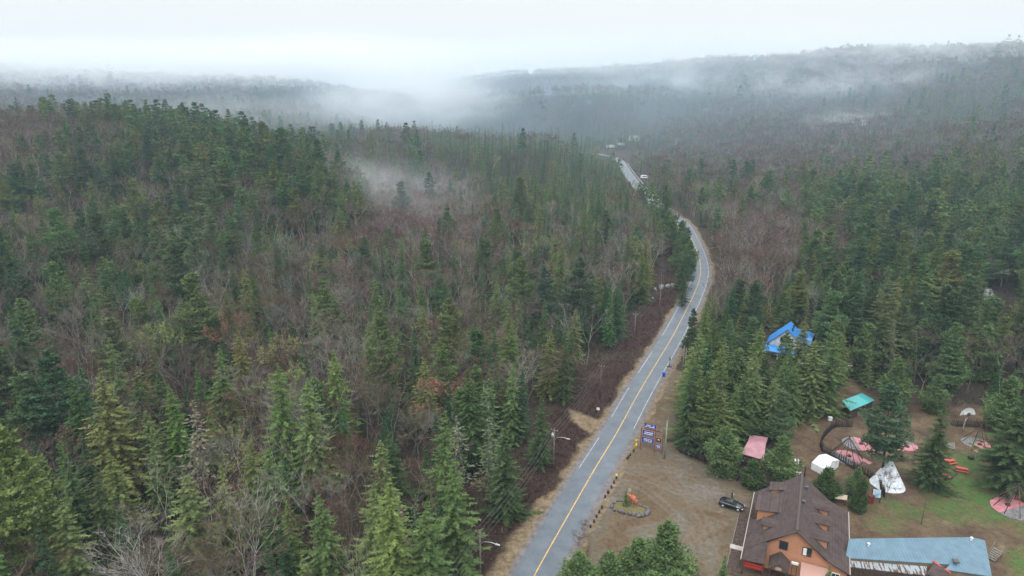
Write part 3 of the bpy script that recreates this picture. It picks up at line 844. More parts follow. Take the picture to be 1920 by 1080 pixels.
# trees that the photograph shows one by one: kind, variant, tip (px, py), height or distance, tint, width
HERO = [('young_pine', 0, 1632, 610, 15, 0, 1.0), ('young_pine', 1, 1690, 672, 13, 0, 1.0), ('young_pine', 0, 1735, 600, 15, 0, 1.0), ('young_pine', 1, 1790, 640, 14, 0, 1.0), ('young_pine', 0, 1850, 612, 15, 0, 1.0),
        ('young_pine', 1, 1905, 706, 14, 0, 1.1), ('young_pine', 0, 1385, 652, 14, 0, .95), ('young_pine', 1, 1560, 560, 15, 0, .9), ('young_pine', 0, 1590, 480, 16, 0, .9), ('young_pine', 1, 1760, 700, 10, 0, 1.0), ('young_pine', 0, 1830, 520, 16, 0, .9),
        ('young_pine', 1, 1700, 520, 16, 0, .9), ('young_pine', 0, 1252, 394, 16, 0, .9), ('pine_tree', 2, 1266, 400, 17, 3, 1.0), ('pine_tree', 2, 1290, 425, 15, 1, 1.0), ('pine_tree', 0, 1240, 388, 17, 1, .9), ('young_pine', 1, 1278, 412, 16, 0, .9), ('young_pine', 0, 1296, 452, 13, 0, 1.0), ('spruce_tree', 3, 1228, 394, 16, 0, 1.0),
        ('spruce_tree', 0, 108, 945, 17, 4, 1.15), ('spruce_tree', 0, 340, 888, 20, 4, 1.2), ('spruce_tree', 0, 497, 842, 19, 1, 1.15), ('spruce_tree', 2, 278, 770, 17, 4, 1.25), ('spruce_tree', 5, 212, 848, 18, 2, 1.1),
        ('lichened_spruce', 0, 598, 752, 17, 0, 1.3), ('spruce_tree', 1, 605, 925, 19, 1, 1.1), ('spruce_tree', 0, 712, 826, 18, 4, 1.05), ('spruce_tree', 1, 690, 908, 20, 4, 1.1), ('spruce_tree', 1, 845, 868, 21, 1, 1.2),
        ('lichened_spruce', 1, 858, 778, 17, 1, 1.0), ('lichened_spruce', 2, 912, 785, 18, 0, 1.05), ('lichened_spruce', 0, 65, 697, 17, 0, 1.1), ('spruce_tree', 2, 120, 765, 17, 0, 1.1), ('spruce_tree', 2, 20, 730, 16, 1, 1.1),
        ('spruce_tree', 2, 300, 695, 17, 0, 1.1), ('spruce_tree', 3, 215, 950, 15, 3, 1.0), ('spruce_tree', 1, 738, 800, 18, 0, 1.0), ('spruce_tree', 1, 790, 940, 20, 1, 1.15), ('fir_tree', 0, 535, 985, 14, 1, 1.2),
        ('spruce_tree', 4, 573, 1048, 13, 4, 1.2), ('spruce_tree', 0, 948, 800, 18, 0, 1.0), ('pine_tree', 0, 893, 680, 21, 0, 1.0), ('pine_tree', 2, 862, 725, 18, 0, 1.0), ('spruce_tree', 3, 1015, 740, 16, 0, 1.0),
        ('fir_tree', 0, 470, 505, 15, 0, 1.1), ('fir_tree', 1, 335, 515, 14, 1, 1.0), ('lichened_spruce', 1, 640, 520, 16, 1, 1.0), ('spruce_tree', 2, 985, 480, 16, 0, 1.1), ('spruce_tree', 3, 745, 610, 13, 4, 1.2), ('budding_tree', 1, 885, 610, 12, 0, 1.1),
        ('birch_tree', 0, 245, 530, 17, 1, 1.1), ('birch_tree', 1, 430, 795, 18, 1, 1.0), ('birch_tree', 2, 445, 905, 19, 1, 1.0), ('birch_tree', 1, 285, 860, 16, 1, 1.0), ('birch_tree', 0, 195, 745, 16, 1, 1.0), ('bare_tree', 0, 665, 655, 16, 3, 1.0), ('budding_tree', 1, 230, 690, 12, 1, 1.2),
        ('pine_tree', 0, 205, 360, -285, 0, 1.0), ('pine_tree', 1, 268, 385, -280, 1, .9), ('pine_tree', 1, 180, 285, -345, 0, 1.0), ('pine_tree', 0, 85, 285, -340, 1, 1.0), ('pine_tree', 1, 290, 292, -335, 3, 1.0), ('pine_tree', 0, 368, 290, -340, 0, 1.0), ('pine_tree', 2, 120, 300, -330, 0, 1.0),
        ('pine_tree', 1, 355, 330, -310, 1, 1.0), ('pine_tree', 0, 430, 285, -345, 2, 1.0), ('pine_tree', 1, 520, 300, -330, 1, 1.0), ('pine_tree', 0, 575, 250, -350, 0, .8), ('pine_tree', 1, 455, 225, -420, 1, 1.0), ('pine_tree', 2, 490, 228, -410, 2, 1.0),
        ('pine_tree', 0, 1262, 410, 17, 1, .9), ('pine_tree', 2, 1284, 432, 15, 0, 1.0), ('spruce_tree', 2, 1280, 470, 15, 0, 1.0), ('pine_tree', 2, 1272, 445, 15, 0, 1.0), ('pine_tree', 2, 1289, 476, 13, 1, 1.1), ('spruce_tree', 3, 1284, 505, 13, 0, 1.1),
        ('spruce_tree', 1, 28, 180, -440, 0, 1.1), ('pine_tree', 0, 86, 187, -440, 2, 1.0), ('pine_tree', 2, 133, 183, -445, 0, 1.0), ('pine_tree', 0, 198, 182, -450, 0, 1.1), ('pine_tree', 1, 215, 192, -435, 2, 1.0), ('pine_tree', 2, 272, 200, -450, 1, 1.0), ('pine_tree', 0, 395, 215, -460, 1, 1.0),
        ('pine_tree', 0, 905, 305, -500, 0, 1.0), ('pine_tree', 2, 1560, 370, -330, 0, 1.0), ('pine_tree', 0, 1600, 365, -345, 3, 1.0), ('pine_tree', 1, 1665, 420, -290, 0, 1.0), ('pine_tree', 1, 1725, 350, -350, 0, 1.0), ('pine_tree', 0, 1795, 372, -320, 1, 1.0),
        ('pine_tree', 0, 1820, 410, -285, 1, 1.0), ('pine_tree', 1, 1500, 325, -420, 0, 1.0), ('pine_tree', 0, 1350, 330, -420, 1, 1.0), ('pine_tree', 1, 1290, 315, -450, 1, 1.0), ('pine_tree', 0, 1655, 570, -200, 0, 1.0), ('pine_tree', 2, 1740, 560, -205, 1, 1.0), ('pine_tree', 1, 1845, 595, -185, 0, 1.1),
        ('pine_tree', 1, 1640, 610, -172, 2, 1.1), ('pine_tree', 0, 1905, 700, -150, 0, 1.1), ('spruce_tree', 2, 1705, 668, -160, 1, 1.2), ('pine_tree', 1, 1370, 640, -172, 3, .9), ('spruce_tree', 1, 1425, 700, -152, 0, 1.0), ('pine_tree', 0, 1410, 590, -195, 3, .9), ('spruce_tree', 3, 1482, 640, 17, 1, 1.0), ('spruce_tree', 0, 1512, 652, 16, 1, .9)]
HP = []
for hk, hv, px, py, hd, ht, hw in HERO:
    ph = PROTO[hk][hv]['h']
    if hd > 0:
        x, y = G(px, py, hd); g = float(H(x, y)[0]); x, y = G(px, py, hd + g * .9); g = float(H(x, y)[0]); s_ = hd / ph
    else:
        x, y, zt = GD(px, py, -hd); g = float(H(x, y)[0]); s_ = max(.45, (zt - g) / ph)
    HP.append((hk, hv, x, y, g, s_, ht, hw))
hx = np.array([h[2] for h in HP]); hy_ = np.array([h[3] for h in HP])
near_hero = (((TX[:, None] - hx) ** 2 + (TY[:, None] - hy_) ** 2) < 3.4 ** 2).any(1)
KD = (RNG.random(N)[None, :] > cum).sum(0).clip(0, len(KINDS) - 1)

TINT = {   # name of the colour, base colour
    'spruce_tree': [('dark green', (0.060, 0.093, 0.039)), ('mid green', (0.097, 0.145, 0.053)), ('olive green', (0.136, 0.168, 0.058)), ('deep green', (0.056, 0.096, 0.042)), ('yellowish green', (0.133, 0.169, 0.067))],
    'fir_tree': [('dark green', (0.039, 0.080, 0.036)), ('deep green', (0.043, 0.082, 0.037)), ('mid green', (0.071, 0.130, 0.048))],
    'pine_tree': [('soft green', (0.115, 0.168, 0.071)), ('blue green', (0.078, 0.128, 0.071)), ('dark green', (0.068, 0.111, 0.054)), ('olive green', (0.141, 0.172, 0.066))],
    'young_pine': [('soft green', (0.118, 0.178, 0.069))],
    'cedar_tree': [('dark green', (0.067, 0.107, 0.039))],
    'bare_tree': [('grey brown', (0.110, 0.085, 0.068)), ('brown', (0.105, 0.066, 0.048)), ('reddish brown', (0.130, 0.078, 0.064)), ('pale grey', (0.165, 0.150, 0.125)), ('olive brown', (0.105, 0.092, 0.056))],
    'birch_tree': [('grey brown', (0.16, 0.125, 0.105)), ('pale grey', (0.22, 0.20, 0.18))],
    'lichened_spruce': [('pale grey green', (0.130, 0.155, 0.092)), ('silvery green', (0.165, 0.182, 0.128))],
    'budding_tree': [('yellow green', (0.150, 0.165, 0.060)), ('rusty red', (0.140, 0.076, 0.062)), ('olive yellow', (0.155, 0.145, 0.065))],
}
redness = np.clip(gz(PX, PY, 760, 440, 170, 90) + gz(PX, PY, 1440, 490, 150, 70) + gz(PX, PY, 60, 300, 200, 60) * .7 + 0.35 * sstep(500, 800, TY), 0, 1)
def pick_tint(kind, i, r):
    if kind == 'bare_tree':
        red = redness[i]
        p = np.array([.34 * (1 - red) + .1, .26, .08 + .75 * red, .20 * (1 - red) + .04, .16 * (1 - red)])
    elif kind == 'spruce_tree': p = np.array([.16, .28, .21, .13, .22])
    elif kind == 'fir_tree': p = np.array([.4, .35, .25])
    elif kind == 'pine_tree': p = np.array([.50, .12, .24, .14])
    elif kind == 'budding_tree': p = np.array([.42, .28, .3])
    else: p = np.ones(len(TINT[kind]))
    p = p / p.sum()
    return int(np.searchsorted(np.cumsum(p), r).clip(0, len(p) - 1))

WORD = {'spruce_tree': 'spruce', 'fir_tree': 'narrow fir', 'pine_tree': 'pine', 'bare_tree': 'leafless tree', 'birch_tree': 'white-trunked birch', 'lichened_spruce': 'lichen-hung spruce',
        'budding_tree': 'budding tree', 'young_pine': 'bushy young pine', 'cedar_tree': 'dense cedar'}
GRP = {'spruce_tree': 'spruces of the forest', 'fir_tree': 'narrow firs of the forest', 'pine_tree': 'white pines of the forest', 'bare_tree': 'leafless trees of the forest', 'birch_tree': 'white birches of the forest',
       'lichened_spruce': 'pale lichen-hung spruces', 'budding_tree': 'trees in early bud', 'young_pine': 'bushy young pines around the lot', 'cedar_tree': 'cedars beside the lodge'}
USED = set()
_ONES = 'zero one two three four five six seven eight nine ten eleven twelve thirteen fourteen fifteen sixteen seventeen eighteen nineteen'.split()
_TENS = '_ _ twenty thirty forty fifty sixty seventy eighty ninety'.split()
def _int_words(v):
    if v < 20: return _ONES[v]
    if v >= 100: return 'hundred' + ('-' + _int_words(v - 100) if v > 100 else '')
    return _TENS[v // 10] + ('-' + _ONES[v % 10] if v % 10 else '')
def spell(v, prec):
    v = max(v, 0.0)
    t = f'{v:.{prec}f}'.split('.')
    return _int_words(int(t[0])) + ('' if prec == 0 else '-point-' + '-'.join(_ONES[int(d)] for d in t[1]))
def place_name(px, py, rdist, y):
    if rdist < 0:
        return 'left of the road' if y < 400 else 'far left of the road'
    return 'right of the road' if y < 450 else 'on the right hillside'

def plant(kind, var, x, y, z, s, rz, tint, jit, rdist, label=None, group=None):
    pr = PROTO[kind][var]
    root = bpy.data.objects.new(kind, None); C.objects.link(root)
    root.location = (x, y, z); root.rotation_euler = (random.gauss(0, .028), random.gauss(0, .028), rz)
    root.scale = (s * jit[3], s * jit[3], s)
    root.empty_display_size = 0.3
    tn, col = TINT[kind][tint]
    ax, ay_, _ = project(x, y, z + pr['h'] * s)
    if label is None:
        hh = pr['h'] * s
        size = 'tall' if hh > 16.5 else 'small' if hh < 10.5 else 'medium'
        for prec in (0, 1, 2):
            fa, fb = spell(ax / 19.2, prec), spell(ay_ / 10.8, prec)
            label = f'{size} {tn} {WORD[kind]}, tip {fa} percent across and {fb} percent down the photo'
            if label not in USED: break
    USED.add(label)
    tag(root, label, 'tree', group or GRP[kind])
    for nm in ('trunk', 'crown'):
        o = bpy.data.objects.new(nm, pr[nm]); C.objects.link(o); o.parent = root
        if nm == 'crown':
            o.color = (col[0] * jit[0], col[1] * jit[1], col[2] * jit[2], 1)
    return root

MAXN = {'spruce_tree': 240, 'fir_tree': 280, 'pine_tree': 240, 'bare_tree': 285, 'birch_tree': 160, 'lichened_spruce': 100, 'budding_tree': 120}
VAR = RNG.integers(0, 1000, N); SC = RNG.uniform(0.80, 1.22, N); RZ = RNG.uniform(0, 6.28, N); TR = RNG.random(N)
JIT = np.stack([RNG.uniform(.85, 1.18, N), RNG.uniform(.88, 1.14, N), RNG.uniform(.85, 1.15, N), RNG.uniform(.80, 1.20, N)], 1)
SC *= np.interp(TY, [100, 200, 400], [1.14, 1.04, 1.0])
lz = (PX > 1240) & (PX < 1600) & (PY > 560) & (rd > 0)
SC *= np.where(lz, .80, 1.0)
# firs on the knoll are small and tightly packed
infr = (PX > -60) & (PX < 1980) & (PY > 60) & (PY < 1270)
for (hk, hv, x, y, g, s_, ht, hw) in HP:
    plant(hk, hv, x, y, g - .1, s_, random.uniform(0, 6.28), ht, (1, 1, 1, hw), float(road_dist(x, y)))
for ki, kind in enumerate(KINDS):
    ids = np.where((KD == ki) & ~near_hero)[0]
    nv = len(PROTO[kind])
    var = VAR[ids] % nv
    hs = np.array([PROTO[kind][v_]['h'] for v_ in var]) * SC[ids]
    size = hs / DEP[ids] * np.where(infr[ids], 1, 0.0)
    order = np.argsort(-size)
    top = [j for j in order[:MAXN[kind]] if size[j] > 0]
    chosen = set(top)
    for j in top:
        i = ids[j]
        plant(kind, int(var[j]), float(TX[i]), float(TY[i]), float(GZ[i]) - .1, float(SC[i]), float(RZ[i]), pick_tint(kind, i, TR[i]), JIT[i], float(rd[i]))
    rest = [j for j in range(len(ids)) if j not in chosen]
    soups, cols = [], []
    rest = np.array(rest, int)
    lod = np.where(TY[ids[rest]] < 450, 0, np.where(TY[ids[rest]] < 1000, 1, 2))
    nl = [len(LOD[kind][q]) for q in range(3)]
    for q in range(3):
        for vv in range(nl[q]):
            sel = rest[(lod == q) & (VAR[ids[rest]] % nl[q] == vv)]
            if not len(sel): continue
            h, T, K = LOD[kind][q][vv]
            I = ids[sel]
            c_, s__ = np.cos(RZ[I]), np.sin(RZ[I])
            sc_ = SC[I]; wd = sc_ * JIT[I, 3]
            if q == 2: wd = wd * 1.15
            P = np.empty((len(I), len(T), 3, 3), np.float32)
            X = T[None, :, :, 0]; Y = T[None, :, :, 1]
            P[..., 0] = (X * c_[:, None, None] - Y * s__[:, None, None]) * wd[:, None, None] + TX[I][:, None, None]
            P[..., 1] = (X * s__[:, None, None] + Y * c_[:, None, None]) * wd[:, None, None] + TY[I][:, None, None]
            P[..., 2] = T[None, :, :, 2] * sc_[:, None, None] + GZ[I][:, None, None]
            base = np.array([TINT[kind][pick_tint(kind, i, TR[i])][1] for i in I]) * JIT[I, :3]
            col = K[None] * base[:, None, :]
            lc = np.array(LIMB.get(kind, (0.06, 0.048, 0.038)))
            col = np.where(K[None, :, :1] < 0, lc[None, None, :] * JIT[I, 0][:, None, None], col)
            soups.append(P.reshape(-1, 3, 3)); cols.append(col.reshape(-1, 3))
    if soups:
        S = np.concatenate(soups)
        nm = {'spruce_tree': 'spruce_forest', 'fir_tree': 'fir_forest', 'pine_tree': 'pine_forest', 'bare_tree': 'leafless_forest', 'birch_tree': 'birch_forest', 'lichened_spruce': 'lichened_forest', 'budding_tree': 'budding_forest'}[kind]
        o = bpy.data.objects.new(nm, tri_mesh(nm, S, LEAF if 'forest' in nm and kind in ('spruce_tree', 'fir_tree', 'pine_tree') else TWIG, np.concatenate(cols)))
        C.objects.link(o)
        tag(o, 'far %s woods covering the valley and the misty hills' % WORD[kind].replace('narrow ', ''), kind='stuff')
        print('FOREST', kind, len(ids), len(top), len(rest), len(S))
# ------------------------------------------------------------------ village materials
def plain(name, c, rough=0.6, metal=0.0, spec=0.4):
    m, n, l, b = new_mat(name)
    b.inputs['Base Color'].default_value = (*c, 1); b.inputs['Roughness'].default_value = rough
    b.inputs['Metallic'].default_value = metal; b.inputs['Specular IOR Level'].default_value = spec
    return m
def shingles(name, c1, c2, sx=6.0):
    m, n, l, b = new_mat(name)
    tc = n.new('ShaderNodeTexCoord'); br = n.new('ShaderNodeTexBrick')
    br.inputs['Scale'].default_value = 1.0; br.inputs['Brick Width'].default_value = 0.9; br.inputs['Row Height'].default_value = 0.28; br.inputs['Mortar Size'].default_value = 0.02
    br.inputs['Color1'].default_value = (*c1, 1); br.inputs['Color2'].default_value = (*c2, 1); br.inputs['Mortar'].default_value = (c1[0] * .55, c1[1] * .55, c1[2] * .55, 1)
    sx_ = n.new('ShaderNodeSeparateXYZ'); cb = n.new('ShaderNodeCombineXYZ'); l.new(tc.outputs['Object'], sx_.inputs[0])
    ad = n.new('ShaderNodeMath'); ad.operation = 'MULTIPLY'; ad.inputs[1].default_value = 1.35
    l.new(sx_.outputs['Z'], ad.inputs[0]); l.new(sx_.outputs['Y'], cb.inputs['X']); l.new(ad.outputs[0], cb.inputs['Y']); l.new(cb.outputs[0], br.inputs['Vector'])
    t = n.new('ShaderNodeTexNoise'); t.inputs['Scale'].default_value = 0.7; t.inputs['Detail'].default_value = 8; t.inputs['Roughness'].default_value = .8; l.new(tc.outputs['Object'], t.inputs['Vector'])
    r = n.new('ShaderNodeValToRGB'); r.color_ramp.elements[0].position = .3; r.color_ramp.elements[0].color = (.6, .6, .6, 1); r.color_ramp.elements[1].position = .7; r.color_ramp.elements[1].color = (1.3, 1.25, 1.25, 1)
    l.new(t.outputs[0], r.inputs[0])
    mx = n.new('ShaderNodeMix'); mx.data_type = 'RGBA'; mx.blend_type = 'MULTIPLY'; mx.inputs[0].default_value = 1
    l.new(br.outputs['Color'], mx.inputs[6]); l.new(r.outputs[0], mx.inputs[7]); l.new(mx.outputs[2], b.inputs['Base Color'])
    b.inputs['Roughness'].default_value = .85; b.inputs['Specular IOR Level'].default_value = .25
    return m
def siding(name, c, pitch=0.22, rough=0.6, axis='Z', dark=0.6, metal=0.0, var=0.25):
    """Boards or metal ribs: a repeating dark joint line along one object axis."""
    m, n, l, b = new_mat(name)
    tc = n.new('ShaderNodeTexCoord'); s = n.new('ShaderNodeSeparateXYZ'); l.new(tc.outputs['Object'], s.inputs[0])
    d = n.new('ShaderNodeMath'); d.operation = 'DIVIDE'; d.inputs[1].default_value = pitch; l.new(s.outputs[axis], d.inputs[0])
    f = n.new('ShaderNodeMath'); f.operation = 'FRACT'; l.new(d.outputs[0], f.inputs[0])
    r = n.new('ShaderNodeValToRGB'); r.color_ramp.elements[0].position = .08; r.color_ramp.elements[0].color = (c[0] * dark, c[1] * dark, c[2] * dark, 1)
    r.color_ramp.elements[1].position = .16; r.color_ramp.elements[1].color = (*c, 1); l.new(f.outputs[0], r.inputs[0])
    t = n.new('ShaderNodeTexNoise'); t.inputs['Scale'].default_value = .9; t.inputs['Detail'].default_value = 6; l.new(tc.outputs['Object'], t.inputs['Vector'])
    r2 = n.new('ShaderNodeValToRGB'); r2.color_ramp.elements[0].position = .3; r2.color_ramp.elements[0].color = (1 - var,) * 3 + (1,); r2.color_ramp.elements[1].position = .7; r2.color_ramp.elements[1].color = (1 + var,) * 3 + (1,)
    l.new(t.outputs[0], r2.inputs[0])
    mx = n.new('ShaderNodeMix'); mx.data_type = 'RGBA'; mx.blend_type = 'MULTIPLY'; mx.inputs[0].default_value = 1
    l.new(r.outputs[0], mx.inputs[6]); l.new(r2.outputs[0], mx.inputs[7]); l.new(mx.outputs[2], b.inputs['Base Color'])
    b.inputs['Roughness'].default_value = rough; b.inputs['Metallic'].default_value = metal
    return m

ROOF = shingles('brown_shingles', (.082, .060, .056), (.060, .045, .043))
SALMON = siding('salmon_siding', (.43, .205, .118), .24, .6, 'Z', .78, var=.08)
DKBROWN = mat_noise('dark_brown_wood', (.04, .024, .018), (.075, .045, .032), 3, .8)
TRIM = plain('dark_trim', (.055, .04, .036), .6)
FASCIA = plain('pale_fascia', (.35, .31, .28), .6)
REDP = mat_noise('red_paint', (.30, .018, .015), (.42, .035, .028), 2, .55)
REDT = plain('red_rail_paint', (.5, .06, .045), .5)
GLASS = plain('window_glass', (.02, .026, .032), .08, 0, .8)
WHITE = mat_noise('white_paint', (.62, .63, .64), (.78, .78, .78), 2, .6)
BLUEROOF = siding('blue_grey_metal_roof', (.095, .165, .22), .5, .5, 'X', .72, 0.15, var=.16)
TANWALL = siding('tan_boards', (.20, .145, .085), .2, .8, 'Z', .65)
RUST = mat_noise('rusty_metal', (.09, .05, .035), (.25, .28, .31), 1.1, .55, 7, 0, .3, (3, .6, 1), contrast=(.44, .52))
PINKR = siding('faded_pink_metal_roof', (.38, .19, .225), .6, .5, 'X', .85, var=.2)
TEAL = siding('teal_metal_roof', (.045, .31, .31), .5, .4, 'X', .85, var=.1)
BLUE = siding('bright_blue_metal_roof', (.03, .23, .62), .6, .38, 'X', .8, var=.12)
CANVAS = mat_noise('white_canvas', (.62, .66, .68), (.80, .82, .83), 1.2, .85)
TIPI = mat_noise('weathered_tipi_canvas', (.50, .55, .62), (.74, .77, .82), 1.6, .85)
STONE = mat_noise('grey_paving_stone', (.10, .095, .10), (.21, .20, .21), 2.4, .9, 8, .4)
PINKP = siding('faded_pink_planks', (.40, .16, .18), .8, .7, 'Y', .75, var=.2)
FENCEW = mat_noise('black_weathered_stakes', (.020, .017, .018), (.06, .052, .05), 5, .9)
GREYW = mat_noise('grey_weathered_wood', (.12, .105, .095), (.26, .235, .21), 4, .9, stretch=(1, 1, .2))
POLEW = mat_noise('utility_pole_wood', (.12, .10, .085), (.24, .21, .185), 3, .9)
POLER = mat_noise('reddish_pole_wood', (.13, .06, .04), (.20, .10, .07), 3, .9)
POLEG = mat_noise('greenish_pole_wood', (.16, .20, .13), (.26, .30, .20), 2, .9)
STEEL = plain('galvanised_steel', (.50, .52, .54), .4, .6)
WIRE = plain('cable_rubber', (.07, .07, .072), .6)
BLACKP = plain('black_car_paint', (.006, .007, .010), .12, 0, .9)
TYRE = plain('tyre_rubber', (.02, .02, .02), .85)
ALLOY = plain('silver_alloy', (.55, .56, .58), .3, .7)
SIGNBL = plain('sign_blue', (.01, .05, .28), .45)
LETTER = plain('sign_lettering_white', (.78, .78, .80), .5)
YELLOW = plain('safety_yellow', (.72, .50, .02), .5)
BINBLUE = plain('bin_blue', (.015, .05, .42), .4)
BOULDER = mat_noise('dark_boulder', (.05, .048, .05), (.17, .16, .165), 1.5, .85, 8, .5)
PALEROCK = mat_noise('pale_boulder', (.13, .13, .13), (.30, .29, .28), 1.2, .9, 8, .5)
RUSTFUR = mat_noise('rust_orange_statue', (.30, .085, .04), (.46, .15, .075), 2, .6)
SKIN = plain('skin', (.50, .30, .22), .6)
CLOTH = plain('dark_blue_clothing', (.02, .024, .04), .85)
CLOTH2 = plain('pale_sleeve', (.38, .40, .46), .85)
HAIR = plain('dark_hair', (.02, .014, .01), .7)

def bbox_window(parent, c, w, h, rz=0.0, rx=0.0, frame_mat=None, panes=1, name='window', label=None, depth=.12):
    """A framed window: frame, with its pane as a sub-part; it faces local -Y of rz."""
    fm = frame_mat or TRIM
    e = MB(); t = .09
    M = Matrix.Translation(Vector(c)) @ Matrix.Rotation(rz, 4, 'Z')
    def bx(mb, cx, cz, sx, sz, d=depth, dy=0.0):
        p = M @ Vector((cx, dy, cz)); mb.box(p, (sx, d, sz), rz)
    bx(e, 0, h / 2 + t / 2, w + 2 * t, t); bx(e, 0, -h / 2 - t / 2, w + 2 * t, t)
    bx(e, -w / 2 - t / 2, 0, t, h); bx(e, w / 2 + t / 2, 0, t, h)
    for k in range(1, panes): bx(e, -w / 2 + w * k / panes, 0, .06, h)
    f = e.build(name, fm, parent)
    if label: f['label'] = label
    g = MB(); bx(g, 0, 0, w, h, .04, .01)
    g.build('pane', GLASS, f)
    return f

# ------------------------------------------------------------------ the lodge
LX, LY, LRZ = 47.5, 97.45, -math.atan2(7.0, 15.3)
lodge = empty('lodge', (LX, LY, 0), LRZ, 'big salmon lodge with brown shingle roof and many dormers beside the gravel lot', 'lodge')
def lod_roof():
    m = MB()
    y0, y1 = -8.6, 8.6
    th = .22
    prof = [(-7.4, 2.9), (0, 8.5), (4.6, 4.75), (8.0, 3.2)]
    for (xa, za), (xb, zb) in zip(prof[:-1], prof[1:]):
        ya = y0
        m.poly([(xa, ya, za), (xb, ya, zb), (xb, y1, zb), (xa, y1, za)][::1], th)
    # porch hip running forward at the left
    m.poly([(-7.4, -8.6, 2.9), (-7.4, -11.4, 2.9), (-3.9, -11.0, 2.85), (-3.9, -8.6, 5.5)][:3] + [(-3.9, -8.62, 5.5)], th)
    return m
rf = lod_roof().build('roof', ROOF, lodge)
m = MB(); m.box((0, 0, 8.58), (.35, 17.2, .1)); m.build('ridge_cap', TRIM, rf)
for (vx, vy) in ((.9, 5.2), (.6, .2)):
    z = 8.5 - vx * (3.75 / 4.6)
    m = MB(); m.box((vx, vy, z + .25), (.35, .35, .5)); m.box((vx, vy, z + .54), (.5, .5, .1)); m.build('roof_vent', WIRE, rf)
def gable_wall(y, t=.2):
    m = MB()
    pts = [(-4.0, 0), (7.5, 0), (7.5, 3.15), (4.6, 4.4), (0, 8.15), (-4.0, 5.2)]
    f = [(x, y, z) for x, z in pts]; bk = [(x, y + t, z) for x, z in pts]
    k = len(pts)
    m.add(f + bk, [tuple(range(k)), tuple(range(2 * k - 1, k - 1, -1))] + [(i, k + i, k + (i + 1) % k, (i + 1) % k) for i in range(k)])
    return m
w = gable_wall(-8.1).build('wall', SALMON, lodge); w['label'] = 'salmon boarded gable wall'
m = MB(); m.box((-6.7, .2, 1.4), (.2, 16.2, 2.8)); m.box((7.6, .2, 1.5), (.2, 16.2, 3.0)); m.box((.4, 8.2, 1.45), (14.2, .2, 2.9)); m.build('wall', SALMON, lodge)
m = gable_wall(8.0, .18); m.build('wall', SALMON, lodge)
for s_, (a_, b_) in {'l': ((-4.2, 5.35), (0, 8.55)), 'r': ((0, 8.55), (4.6, 4.8)), 'rr': ((4.6, 4.8), (8.0, 3.25))}.items():
    m = MB(); m.tube([(a_[0], -8.68, a_[1] - .12), (b_[0], -8.68, b_[1] - .12)], .13, n=4); m.build('fascia', TRIM, lodge)
m = MB(); m.box((-7.48, -1.4, 2.85), (.12, 20, .16)); m.build('gutter', FASCIA, lodge)
m = MB(); m.box((8.08, 0, 3.12), (.12, 17.2, .16)); m.build('gutter', FASCIA, lodge)
bbox_window(lodge, (-1.6, -8.16, 5.0), 1.1, 1.35, label='left gable window')
bbox_window(lodge, (1.8, -8.16, 4.9), 1.2, 1.35, panes=2, label='right gable window with a white blind')
m = MB(); m.box((1.5, -8.22, 4.9), (.5, .03, 1.25)); m.build('blind', WHITE, lodge)
bbox_window(lodge, (3.0, -8.16, 2.2), 1.5, .85, frame_mat=WHITE, panes=3, label='small white window with three panes')
bbox_window(lodge, (6.2, -8.16, 1.9), 1.0, .9, frame_mat=WHITE, panes=2)
def dormer(x0, x1, y, wd, zt, gable=True, win=False, side=-1):
    """A dormer on one slope: x0 outer face, x1 where it dies into the roof."""
    zf = zt
    base = (8.5 - abs(x0) * (5.6 / 7.4)) if side < 0 else (8.5 - min(abs(x0), 4.6) * (3.75 / 4.6))
    m = MB()
    hw = wd / 2
    if gable:
        ap = zf + .75
        m.poly([(x0 + side * .35, y - hw - .3, zf - .08), (x0 + side * .35, y, ap), (x1, y, ap), (x1 - side * -.2, y - hw - .3, zf - .08)][::side], .12)
        m.poly([(x0 + side * .35, y, ap), (x0 + side * .35, y + hw + .3, zf - .08), (x1 - side * -.2, y + hw + .3, zf - .08), (x1, y, ap)][::side], .12)
    else:
        m.poly([(x0 + side * .4, y - hw - .25, zf - .1), (x0 + side * .4, y + hw + .25, zf - .1), (x1, y + hw + .25, zf + .75), (x1, y - hw - .25, zf + .75)][::-side], .14)
    d = m.build('dormer', ROOF, lodge)
    m = MB()
    zb = base - .1
    pts = [(x0, y - hw, zb), (x0, y + hw, zb), (x0, y + hw, zf - .12)] + ([(x0, y, zf + .55)] if gable else []) + [(x0, y - hw, zf - .12)]
    m.poly(pts)
    xi = x1 + side * .3
    for sg in (-1, 1):
        m.poly([(x0, y + sg * hw, zb), (x0, y + sg * hw, zf - .12), (xi, y + sg * hw, zf + (.1 if not gable else -.12))])
    m.build('dormer_wall', SALMON, d)
    if win:
        bbox_window(d, (x0 + side * .06, y, (zb + zf) / 2 + .1), min(1.5, wd - .6), min(1.1, zf - zb - .5), rz=R(90) * side * -1 if side < 0 else R(90), panes=2, name='dormer_window')
    return d
dormer(-6.2, -.9, 1.3, 5.4, 6.0, gable=False, win=True)
m = MB(); m.box((-6.7, .9, 3.75), (1.1, 3.2, .12)); m.box((-7.15, .9, 4.0), (.08, 3.2, .5)); m.build('balcony', DKBROWN, lodge)
dormer(-4.9, -1.3, -4.1, 1.9, 5.9, win=False)
dormer(-4.6, -1.3, 6.6, 2.2, 6.2, gable=False, win=False)
for yy in (3.6, -.6, -5.0):
    dormer(4.5, 1.1, yy, 2.3, 6.5, win=True, side=1)
